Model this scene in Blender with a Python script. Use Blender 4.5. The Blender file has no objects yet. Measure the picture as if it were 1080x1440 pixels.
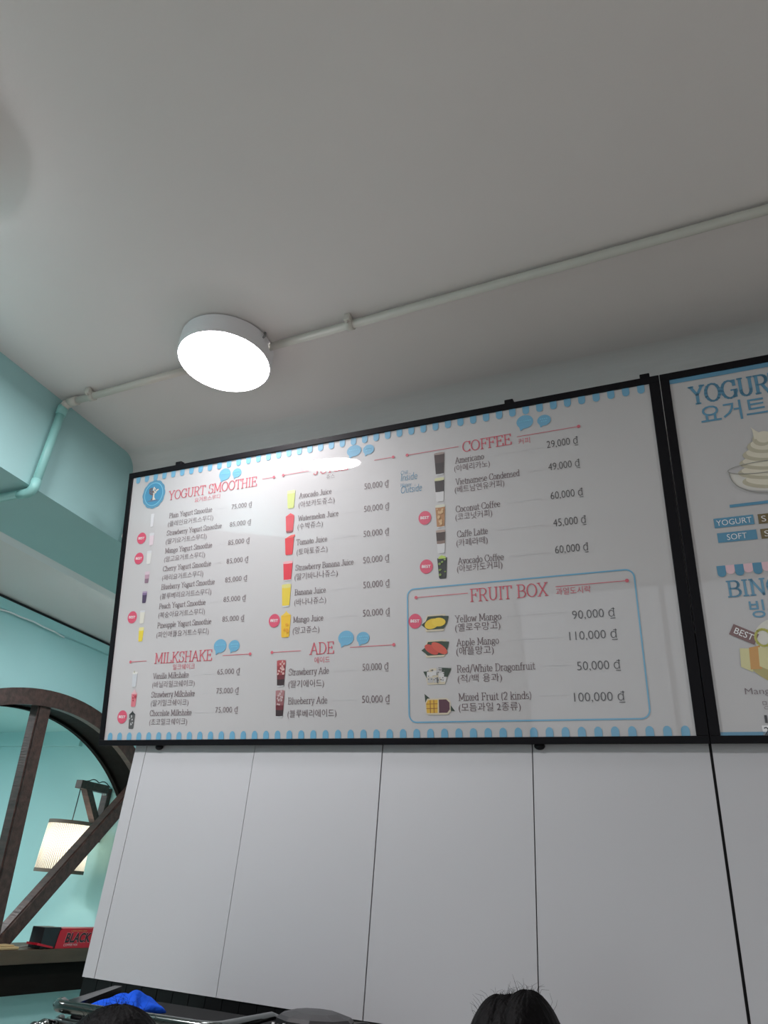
import bpy, bmesh, math, random
from mathutils import Vector, Matrix
random.seed(7)
S = bpy.context.scene
COL = S.collection
PI = math.pi
EYE = 1.62                       # height of the camera above the floor; heights below are "h(dz)" = eye + dz
def h(dz): return EYE + dz

# ------------------------------------------------------------------ camera, world, exposure
cd = bpy.data.cameras.new('camera'); cam = bpy.data.objects.new('camera', cd); COL.objects.link(cam)
cd.sensor_fit = 'VERTICAL'; cd.sensor_height = 36.0; cd.lens = 36.0 * 994.61 / 1440.0
cd.clip_start = 0.02; cd.clip_end = 60
rx = (0.9189113, 0.3873683, 0.0744837); ux = (0.1261261, -0.4674377, 0.8749824); bx_ = (0.3737569, -0.7946369, -0.4783911)
cam.matrix_world = Matrix(((rx[0], ux[0], bx_[0], 0), (rx[1], ux[1], bx_[1], 0), (rx[2], ux[2], bx_[2], EYE), (0, 0, 0, 1)))
S.camera = cam
w = bpy.data.worlds.new('overcast_day'); S.world = w; w.use_nodes = True
w.node_tree.nodes['Background'].inputs[0].default_value = (0.86, 0.93, 1.0, 1)
w.node_tree.nodes['Background'].inputs[1].default_value = 0.35
S.view_settings.view_transform = 'Standard'; S.view_settings.look = 'None'
S.view_settings.exposure = 1.38; S.view_settings.gamma = 1.0; S.view_settings.use_curve_mapping = False
LAMP = 22.0                      # radiance of the round LED ceiling lights
LAMP_COL = (1.0, 0.955, 0.985, 1)

# ------------------------------------------------------------------ materials
def lin(c): return tuple((v / 255 / 12.92) if v / 255 <= 0.04045 else ((v / 255 + 0.055) / 1.055) ** 2.4 for v in c)
MATS = {}
def mat(name, rgb, rough=0.5, metal=0.0, spec=0.5, noise=0.0, nscale=8.0, bump=0.0, bscale=40.0, coat=0.0, emit=None, estr=0.0, trans=0.0, stretch=None, rgb2=None):
    if name in MATS: return MATS[name]
    m = bpy.data.materials.new(name); m.use_nodes = True; nt = m.node_tree; b = nt.nodes['Principled BSDF']
    c = lin(rgb); b.inputs['Base Color'].default_value = (*c, 1)
    b.inputs['Roughness'].default_value = rough; b.inputs['Metallic'].default_value = metal
    b.inputs['Specular IOR Level'].default_value = spec; b.inputs['Coat Weight'].default_value = coat; b.inputs['Coat Roughness'].default_value = 0.42 if 'cladding' in name else 0.02
    b.inputs['Transmission Weight'].default_value = trans
    if noise or bump:
        tc = nt.nodes.new('ShaderNodeTexCoord'); mp = nt.nodes.new('ShaderNodeMapping'); nt.links.new(tc.outputs['Object'], mp.inputs[0])
        if stretch: mp.inputs['Scale'].default_value = stretch
    if noise:
        n = nt.nodes.new('ShaderNodeTexNoise'); n.inputs['Scale'].default_value = nscale; n.inputs['Detail'].default_value = 5
        nt.links.new(mp.outputs[0], n.inputs['Vector'])
        r = nt.nodes.new('ShaderNodeValToRGB'); r.color_ramp.elements[0].position = 0.3; r.color_ramp.elements[1].position = 0.7
        d = lin(rgb2) if rgb2 else tuple(v * (1 - noise) for v in c)
        r.color_ramp.elements[0].color = (*d, 1); r.color_ramp.elements[1].color = (*c, 1)
        nt.links.new(n.outputs['Fac'], r.inputs[0]); nt.links.new(r.outputs[0], b.inputs['Base Color'])
    if bump:
        n2 = nt.nodes.new('ShaderNodeTexNoise'); n2.inputs['Scale'].default_value = bscale; n2.inputs['Detail'].default_value = 4
        nt.links.new(mp.outputs[0], n2.inputs['Vector'])
        bp = nt.nodes.new('ShaderNodeBump'); bp.inputs['Strength'].default_value = bump; bp.inputs['Distance'].default_value = 0.01
        nt.links.new(n2.outputs['Fac'], bp.inputs['Height']); nt.links.new(bp.outputs[0], b.inputs['Normal'])
    if emit:
        b.inputs['Emission Color'].default_value = (*emit[:3], 1); b.inputs['Emission Strength'].default_value = estr
    MATS[name] = m; return m
M_CEIL = mat('ceiling_paint', (230, 226, 224), 0.7, spec=0.2, noise=0.05, nscale=1.3, bump=0.06, bscale=60)
M_WHITE = mat('white_wall_paint', (228, 227, 225), 0.65, spec=0.2, noise=0.03, nscale=2)
M_TEAL = mat('teal_wall_paint', (165, 208, 208), 0.55, spec=0.3, noise=0.04, nscale=2, bump=0.04, bscale=70)
M_CLAD = mat('glossy_white_cladding', (190, 191, 194), 0.45, spec=1.0, coat=1.0, noise=0.02, nscale=1.5, bump=0.05, bscale=2.2)
M_GAP = mat('dark_joint', (28, 28, 30), 0.8)
M_TILE = mat('grey_wall_tile', (88, 88, 86), 0.4, noise=0.15, nscale=5)
M_FLOOR = mat('floor_tile', (214, 208, 198), 0.35, noise=0.1, nscale=3)
M_WOOD = mat('dark_stained_wood', (86, 64, 58), 0.42, noise=0.4, nscale=5, bump=0.25, bscale=14, stretch=(1.0, 6.0, 6.0), rgb2=(54, 41, 38))
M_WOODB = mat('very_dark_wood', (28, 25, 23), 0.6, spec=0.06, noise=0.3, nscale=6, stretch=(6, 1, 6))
M_PLANK = mat('shelf_plank_wood', (84, 70, 56), 0.5, noise=0.3, nscale=5, stretch=(6, 1, 6))
M_PIPE = mat('beige_conduit', (206, 203, 194), 0.45)
M_PIPET = mat('teal_conduit_paint', (146, 205, 200), 0.4)
M_PLAST = mat('white_plastic', (228, 228, 230), 0.35)
M_BLACK = mat('black_frame_metal', (17, 16, 20), 0.45, spec=0.15)
M_CHROME = mat('chrome', (215, 218, 220), 0.12, metal=1.0)
M_DARKGL = mat('glossy_black', (16, 16, 18), 0.12, spec=0.6)
M_BLKPL = mat('black_plastic', (30, 30, 32), 0.42)
M_STEEL = mat('brushed_steel', (150, 152, 152), 0.3, metal=1.0)
M_CLOTH = mat('blue_cloth', (28, 84, 205), 0.9, spec=0.1, noise=0.2, nscale=30, bump=0.4, bscale=90)
M_HAIR = mat('black_hair', (5, 4, 5), 0.55, spec=0.08, noise=0.3, nscale=30, bump=0.3, bscale=120, stretch=(1, 1, 0.2))
M_SKIN = mat('skin', (205, 160, 132), 0.5)

# ------------------------------------------------------------------ mesh helpers
def link(name, bm, mats, parent=None, smooth=False, loc=None):
    me = bpy.data.meshes.new(name); bm.normal_update(); bm.to_mesh(me); bm.free()
    for m in (mats if isinstance(mats, (list, tuple)) else [mats]): me.materials.append(m)
    if smooth:
        for p in me.polygons: p.use_smooth = True
    o = bpy.data.objects.new(name, me); COL.objects.link(o)
    if parent: o.parent = parent
    if loc: o.location = loc
    return o
def empty(name, loc=(0, 0, 0)):
    o = bpy.data.objects.new(name, None); o.empty_display_size = 0.05; COL.objects.link(o); o.location = loc; return o
def tag(o, label, cat, group=None):
    o['label'] = label; o['category'] = cat
    if group: o['group'] = group
    return o
def struct(name, bm, m, parent=None, smooth=False):
    o = link(name, bm, m, parent, smooth)
    if not parent: o['kind'] = 'structure'
    return o
def B(): return bmesh.new()
def box(bm, x0, x1, y0, y1, z0, z1, mi=0, bev=0.0):
    v = [bm.verts.new(p) for p in ((x0, y0, z0), (x1, y0, z0), (x1, y1, z0), (x0, y1, z0), (x0, y0, z1), (x1, y0, z1), (x1, y1, z1), (x0, y1, z1))]
    fs = []
    for f in ((3, 2, 1, 0), (4, 5, 6, 7), (0, 1, 5, 4), (1, 2, 6, 5), (2, 3, 7, 6), (3, 0, 4, 7)):
        q = bm.faces.new([v[i] for i in f]); q.material_index = mi; fs.append(q)
    if bev:
        es = {e for f in fs for e in f.edges}
        r = bmesh.ops.bevel(bm, geom=list(es), offset=bev, segments=2, profile=0.5, affect='EDGES')
        for f in r['faces']: f.material_index = mi
    return v
def prism(bm, poly, d, mi=0):
    """poly: list of 3D points (planar); d: extrusion vector"""
    d = Vector(d); a = [bm.verts.new(p) for p in poly]; b = [bm.verts.new(Vector(p) + d) for p in poly]
    n = len(a)
    f1 = bm.faces.new(a); f2 = bm.faces.new(b[::-1]); fs = [f1, f2]
    for i in range(n): fs.append(bm.faces.new((a[i], b[i], b[(i + 1) % n], a[(i + 1) % n])))
    for f in fs: f.material_index = mi
    bmesh.ops.recalc_face_normals(bm, faces=fs)
def tube(bm, pts, r, n=12, mi=0, cap=True, closed=False):
    pts = [Vector(p) for p in pts]; N = len(pts); rings = []
    rr = r if isinstance(r, (list, tuple)) else [r] * N
    up = None
    for i, p in enumerate(pts):
        if closed: t = (pts[(i + 1) % N] - pts[i - 1]).normalized()
        else: t = (pts[min(i + 1, N - 1)] - pts[max(i - 1, 0)]).normalized()
        if up is None:
            up = Vector((0, 0, 1)) if abs(t.z) < 0.9 else Vector((1, 0, 0))
        a = t.cross(up).normalized(); up = a.cross(t).normalized()
        rings.append([bm.verts.new(p + (a * math.cos(2 * PI * k / n) + up * math.sin(2 * PI * k / n)) * rr[i]) for k in range(n)])
    for i in range(N if closed else N - 1):
        A, Bq = rings[i], rings[(i + 1) % N]
        for k in range(n):
            f = bm.faces.new((A[k], A[(k + 1) % n], Bq[(k + 1) % n], Bq[k])); f.material_index = mi; f.smooth = True
    if cap and not closed:
        for q in (rings[0][::-1], rings[-1]):
            f = bm.faces.new(q); f.material_index = mi
def lathe(bm, prof, c, n=48, mi=0):
    """profile (r, z) revolved about vertical axis through c"""
    rings = []
    for r, z in prof:
        if r < 1e-6: rings.append([bm.verts.new((c[0], c[1], c[2] + z))])
        else: rings.append([bm.verts.new((c[0] + r * math.cos(2 * PI * k / n), c[1] + r * math.sin(2 * PI * k / n), c[2] + z)) for k in range(n)])
    fs = []
    for A, Bq in zip(rings, rings[1:]):
        for k in range(n):
            k2 = (k + 1) % n
            if len(A) == 1 and len(Bq) == 1: continue
            if len(A) == 1: f = bm.faces.new((A[0], Bq[k], Bq[k2]))
            elif len(Bq) == 1: f = bm.faces.new((A[k], A[k2], Bq[0]))
            else: f = bm.faces.new((A[k], A[k2], Bq[k2], Bq[k]))
            f.material_index = mi; fs.append(f)
    bmesh.ops.recalc_face_normals(bm, faces=fs)
def blob(bm, c, rad, n=24, m=14, f=None, mi=0):
    rings = []
    for i in range(m + 1):
        th = PI * i / m
        if i in (0, m): rings.append([bm.verts.new((c[0], c[1], c[2] + rad[2] * math.cos(th)))]); continue
        row = []
        for k in range(n):
            ph = 2 * PI * k / n
            d = Vector((math.sin(th) * math.cos(ph), math.sin(th) * math.sin(ph), math.cos(th)))
            s = f(d) if f else 1.0
            row.append(bm.verts.new((c[0] + rad[0] * d.x * s, c[1] + rad[1] * d.y * s, c[2] + rad[2] * d.z * s)))
        rings.append(row)
    for A, Bq in zip(rings, rings[1:]):
        for k in range(n):
            k2 = (k + 1) % n
            if len(A) == 1: q = bm.faces.new((A[0], Bq[k], Bq[k2]))
            elif len(Bq) == 1: q = bm.faces.new((A[k], Bq[0], A[k2]))
            else: q = bm.faces.new((A[k], Bq[k], Bq[k2], A[k2]))
            q.material_index = mi; q.smooth = True

# ------------------------------------------------------------------ the setting
H = h(1.4916); WY = 1.785; XL = -3.93; XR = 3.2; YF = -5.0
BEAM_X0, BEAM_X1, BEAM_Z = -2.392, -1.978, h(1.131)
NZ = h(1.168)                    # ceiling of the niche behind the half-round window
b = B(); box(b, -7.2, XR + .15, YF - .15, 5.35, -.12, 0); struct('floor', b, M_FLOOR)
b = B(); box(b, XL - .12, XR + .15, YF - .15, 5.35, H, H + .12); struct('ceiling', b, M_CEIL)
b = B()
box(b, -1.62, XR, 1.80, 1.95, 0, BEAM_Z); box(b, -1.94, XR, 1.80, 1.95, BEAM_Z, H); box(b, BEAM_X1, -1.94, 1.80, 1.95, h(1.345), H)
for i in range(10):
    a0, a1 = PI / 2 * i / 10, PI / 2 * (i + 1) / 10; r = .07; P = lambda a: (BEAM_X1, 1.80 - r + r * math.sin(a), H - r + r * math.cos(a))
    prism(b, [P(a0), P(a1), (BEAM_X1, 1.802, H + .002)], (XR - BEAM_X1, 0, 0))
struct('wall_back', b, M_WHITE)
b = B(); box(b, BEAM_X0, BEAM_X1, YF, 5.2, BEAM_Z, H); o = struct('trim_1', b, M_TEAL); o['label'] = 'teal ceiling beam'
b = B(); box(b, BEAM_X0 - .08, BEAM_X0, YF, 5.2, BEAM_Z + .004, BEAM_Z + .06, bev=.006); o = struct('trim_2', b, M_PLAST); o['label'] = 'white strip along the beam'
# cladding sheets with dark joints
seams = [-1.618, -1.576, -1.184, -0.785, -0.386, 0.013, 0.412, 0.811, 1.21, 1.61, 2.0, 2.4, 2.8, XR]
gaps = [0, .0012, .002, .0028, .0028, .006, .004, .004, .004, .004, .004, .004, .004, 0]
CZ0, CZ1 = h(-.2445), h(.62)
b = B(); box(b, -1.617, XR, 1.793, 1.80, CZ0 + .001, CZ1, 1)
for i in range(len(seams) - 1):
    box(b, seams[i] + gaps[i] / 2, seams[i + 1] - gaps[i + 1] / 2, WY + (.0008 if i % 2 else 0), 1.794, CZ0, CZ1, 0)
o = struct('wall_cladding', b, [M_CLAD, M_GAP]); o['label'] = 'glossy white wall panels'
b = B(); x = -1.615
while x < XR - .05:
    box(b, x, min(x + .048, XR), 1.788, 1.80, h(-.72), CZ0 - .002, 1 if x < -.83 else 0); x += .05  # black tiles stand in for the dark area behind the espresso machine
o = struct('wall_tiles', b, [M_TILE, mat('black_tile_behind_machine', (16, 16, 17), .35, spec=.3)]); o['label'] = 'grey tiled strip of wall under the white panels'
# left wall with half-round opening
CY, CZ, RO, RI = 3.557, h(-.4815), 1.526, 1.424
b = B(); d = (-.12, 0, 0)
prism(b, [(XL, YF, 0), (XL, 5.2, 0), (XL, 5.2, CZ), (XL, YF, CZ)], d)
arc = [(XL, CY + (RO - .03) * math.cos(a), CZ + (RO - .03) * math.sin(a)) for a in [PI - PI * i / 48 for i in range(49)]]
for i in range(48):
    p, q = arc[i], arc[i + 1]; prism(b, [p, q, (XL, q[1], H), (XL, p[1], H)], d)
prism(b, [(XL, YF, CZ), (XL, CY - RO + .03, CZ), (XL, CY - RO + .03, H), (XL, YF, H)], d)
prism(b, [(XL, CY + RO - .03, CZ), (XL, 5.2, CZ), (XL, 5.2, H), (XL, CY + RO - .03, H)], d)
struct('wall_left', b, M_TEAL)
b = B(); box(b, -7.2, -1.5, 5.2, 5.35, 0, H); struct('wall_far', b, M_TEAL)
b = B(); box(b, -1.62, -1.5, 1.95, 5.2, 0, H); struct('wall_partition', b, M_TEAL)
b = B(); box(b, XR, XR + .15, YF, 1.95, 0, H); struct('wall_right', b, M_WHITE)
b = B()
box(b, XL, -1.9, YF - .15, YF, 0, H); box(b, 1.5, XR, YF - .15, YF, 0, H); box(b, -1.9, 1.5, YF - .15, YF, 2.35, H)
struct('wall_front', b, M_WHITE)
b = B()
for x in (-1.9, -.25, 1.44): box(b, x, x + .06, YF - .1, YF - .04, 0, 2.35)
box(b, -1.9, 1.5, YF - .1, YF - .04, 2.29, 2.35)
o = struct('door_1', b, M_BLACK)
# niche behind the half-round window
b = B(); box(b, -7.2, -7.05, 1.0, 5.2, 0, NZ); struct('wall_niche_back', b, M_TEAL)
b = B(); box(b, -7.2, XL - .12, .85, 1.0, 0, NZ); struct('wall_niche_side', b, M_TEAL)
b = B(); box(b, -7.2, XL - .12, .85, 5.2, NZ, NZ + .1); struct('ceiling_niche', b, M_TEAL)
b = B(); box(b, -7.05, -5.36, 5.16, 5.2, h(1.037), NZ); o = struct('trim_3', b, M_TEAL); o['label'] = 'teal band at the top of the niche wall'
b = B(); box(b, -5.30, XL - .12, 5.17, 5.2, 0, NZ); o = struct('trim_4', b, M_TEAL); o['label'] = 'shallow teal pilaster'
# cable trunking along the top of the left wall
b = B(); box(b, XL, XL + .028, YF, 5.2, H - .085, H - .022, bev=.004); o = struct('trim_5', b, M_TEAL); o['label'] = 'teal trunking along the top of the left wall'
b = B(); box(b, XL, XL + .012, YF, 5.2, H - .02, H - .002); o = struct('trim_6', b, M_GAP); o['label'] = 'dark gap above the teal trunking'

# half-round window frame
win = empty('window_1', (XL, CY, CZ)); win['kind'] = 'structure'; win['label'] = 'half-round dark timber window'
def half_ring(bm, r0, r1, x0, x1, n=64):
    for i in range(n):
        a0, a1 = PI * i / n, PI * (i + 1) / n
        P = lambda r, a, x: (x, r * math.cos(a), r * math.sin(a))
        for q in ((P(r0, a0, x1), P(r1, a0, x1), P(r1, a1, x1), P(r0, a1, x1)), (P(r0, a0, x0), P(r0, a1, x0), P(r1, a1, x0), P(r1, a0, x0)),
                  (P(r0, a0, x0), P(r0, a0, x1), P(r0, a1, x1), P(r0, a1, x0)), (P(r1, a0, x0), P(r1, a1, x0), P(r1, a1, x1), P(r1, a0, x1))):
            bm.faces.new([bm.verts.new(p) for p in q])
    bmesh.ops.remove_doubles(bm, verts=bm.verts[:], dist=1e-5); bmesh.ops.recalc_face_normals(bm, faces=bm.faces[:])
b = B(); half_ring(b, RI, RO, -.03, .02); link('window_frame', b, M_WOOD, win)
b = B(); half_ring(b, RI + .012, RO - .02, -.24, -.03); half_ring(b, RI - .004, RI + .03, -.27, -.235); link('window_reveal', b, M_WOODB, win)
for deg in (3, 49.1, 95.1, 141, 177):
    a = math.radians(deg); c, s = math.cos(a), math.sin(a)
    b = B(); hw = .05; r0, r1 = .02, RI + .02
    P = lambda r, t, x: (x, r * c - t * s, r * s + t * c)
    for x0, x1, ww in ((-.085, -.022, hw), (-.022, -.008, hw - .008)):
        prism(b, [P(r0, -ww, x1), P(r1, -ww, x1), P(r1, ww, x1), P(r0, ww, x1)], (x0 - x1, 0, 0))
    link('mullion', b, M_WOOD, win)

# ------------------------------------------------------------------ ceiling lights
def ceiling_light(x, y, z, label, r=.145, hh=.071, k=1.0):
    t = empty('ceiling_light', (x, y, z - hh)); tag(t, label, 'ceiling light', 'round LED ceiling lights')
    b = B(); lathe(b, [(r - .004, .002), (r, .004), (r, hh - .006)], (0, 0, 0), 64)
    lathe(b, [(r - .008, hh - .006), (r - .008, hh)], (0, 0, 0), 64)
    lathe(b, [(r - .01, hh - .006), (r, hh - .006)], (0, 0, 0), 64)
    o = link('housing', b, M_PLAST, t, True)
    b = B(); lathe(b, [(0, 0), (r - .006, 0), (r - .004, .0025)], (0, 0, 0), 64); link('diffuser', b, mat('lit_diffuser_%d' % (k * 100), (250, 250, 250), .4, emit=LAMP_COL, estr=LAMP * k), t)
    for deg in (150, 353):
        a = math.radians(deg); b = B(); c, s = math.cos(a), math.sin(a)
        tube(b, [(c * (r + .0), s * (r + .0), hh - .024), (c * (r + .006), s * (r + .006), hh - .018), (c * (r + .005), s * (r + .005), hh - .004)], .0035, 8)
        link('spring_clip', b, M_STEEL, t, True)
    return t
ceiling_light(-1.222, 1.340, H, 'round white LED light on the ceiling in front of the left menu board', k=.48)
ceiling_light(-1.51, .46, H, 'round LED light seen only as a reflection in the menu board', r=.147, k=2.6)
ceiling_light(1.75, .35, H, 'added unseen round LED light on the ceiling to the right of the menu boards', k=1.35)  # lamp added out of view to lift the right side
ceiling_light(1.5, -1.0, H, 'added unseen round LED light on the ceiling just behind the camera on the right', k=.35)  # unseen lamp, added to raise the ambient light
ceiling_light(1.8, -2.6, H, 'added unseen round LED light on the ceiling behind the camera on the right', k=.35)  # another unseen lamp added for ambient light from behind
ceiling_light(-3.0, .6, H, 'added unseen round LED light on the ceiling beyond the teal beam, near the camera', k=1.5)  # added lamp out of view, brightens the left side of the room
ceiling_light(-3.1, -1.9, H, 'added unseen round LED light on the ceiling behind the camera on the left', k=.2)  # weak unseen lamp added to the ambient light on the left
ceiling_light(-2.66, 3.2, H, 'added unseen round LED light on the ceiling between teal beam and left wall', k=2.2)  # added lamp hidden by the beam, lights the passage and left wall
ceiling_light(-5.6, 2.3, NZ, 'added unseen round LED light on the low ceiling behind the half-round window', k=3.2)  # unseen lamp added to light the niche
ceiling_light(-6.3, 3.3, NZ, 'added unseen round LED light on the low ceiling at the back behind the half-round window', k=3.2)  # second added lamp out of view, brightens the niche further

# ------------------------------------------------------------------ conduit
con = empty('conduit_pipe', (-1.957, 1.394, H)); tag(con, 'beige conduit across the ceiling that turns teal down the beam', 'pipe')
def cp(x, y, z): return (x + 1.957, y - 1.394, z - H)
def py(x): return 1.394 + (x + 1.957) * (1.325 - 1.394) / (2.251)
zp = H - .021; PR = .0125
b = B(); tube(b, [cp(-1.93, py(-1.93), zp), cp(-1.222 - .140, py(-1.36), zp)], PR); tube(b, [cp(-1.222 + .140, py(-1.08), zp), cp(XR, py(XR), zp)], PR)
link('ceiling_tube', b, M_PIPE, con, True)
b = B(); tube(b, [cp(-1.893, py(-1.9), zp), cp(-1.935, py(-1.93), zp)], .0165); tube(b, [cp(-1.925, 1.394, zp), cp(-1.945, 1.394, zp - .004), cp(-1.956, 1.394, zp - .018)], .0165)
link('elbow', b, M_PIPE, con, True)
b = B(); tube(b, [cp(-1.957, 1.394, zp - .014), cp(-1.957, 1.394, zp - .05)], .018); tube(b, [cp(-1.957, 1.394, zp - .03), cp(-1.957, 1.394, BEAM_Z - .006)], .0145)
tube(b, [cp(-1.957, 1.394, BEAM_Z + .02), cp(-1.957, 1.394, BEAM_Z - .01), cp(-1.968, 1.396, BEAM_Z - .022), cp(-1.99, 1.40, BEAM_Z - .024), cp(-2.03, 1.402, BEAM_Z - .022)], .0165)
tube(b, [cp(-2.0, 1.40, BEAM_Z - .022), cp(-2.46, 1.40, BEAM_Z - .022)], .0145)
o = link('drop_tube', b, M_PIPET, con, True); o['label'] = 'teal-painted lower run of the conduit'
for xx in (-1.825, -.80, .55):
    b = B(); yy = py(xx)
    tube(b, [cp(xx - .011, yy, zp), cp(xx + .011, yy, zp)], .0165, 14)
    box(b, xx + 1.957 - .01, xx + 1.957 + .01, yy - 1.394 - .028, yy - 1.394 - .010, zp - H - .004, 0, bev=.003)
    tube(b, [cp(xx, yy - .021, zp + .004), cp(xx, yy - .021, zp - .009)], .0035, 8)
    link('pipe_clip', b, M_PIPE, con, True)
b = B(); pts = []
for i in range(24):
    yy = 1.3 + i * .09; pts.append((XL + .036, yy, H - .098 - .010 * math.sin(i * .55) - (.004 if i % 2 else 0)))
tube(b, pts, .005, 8); tag(link('power_cable', b, M_PLAST, None, True), 'thin pale cable along teal trunking on the left wall', 'cable')

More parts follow.
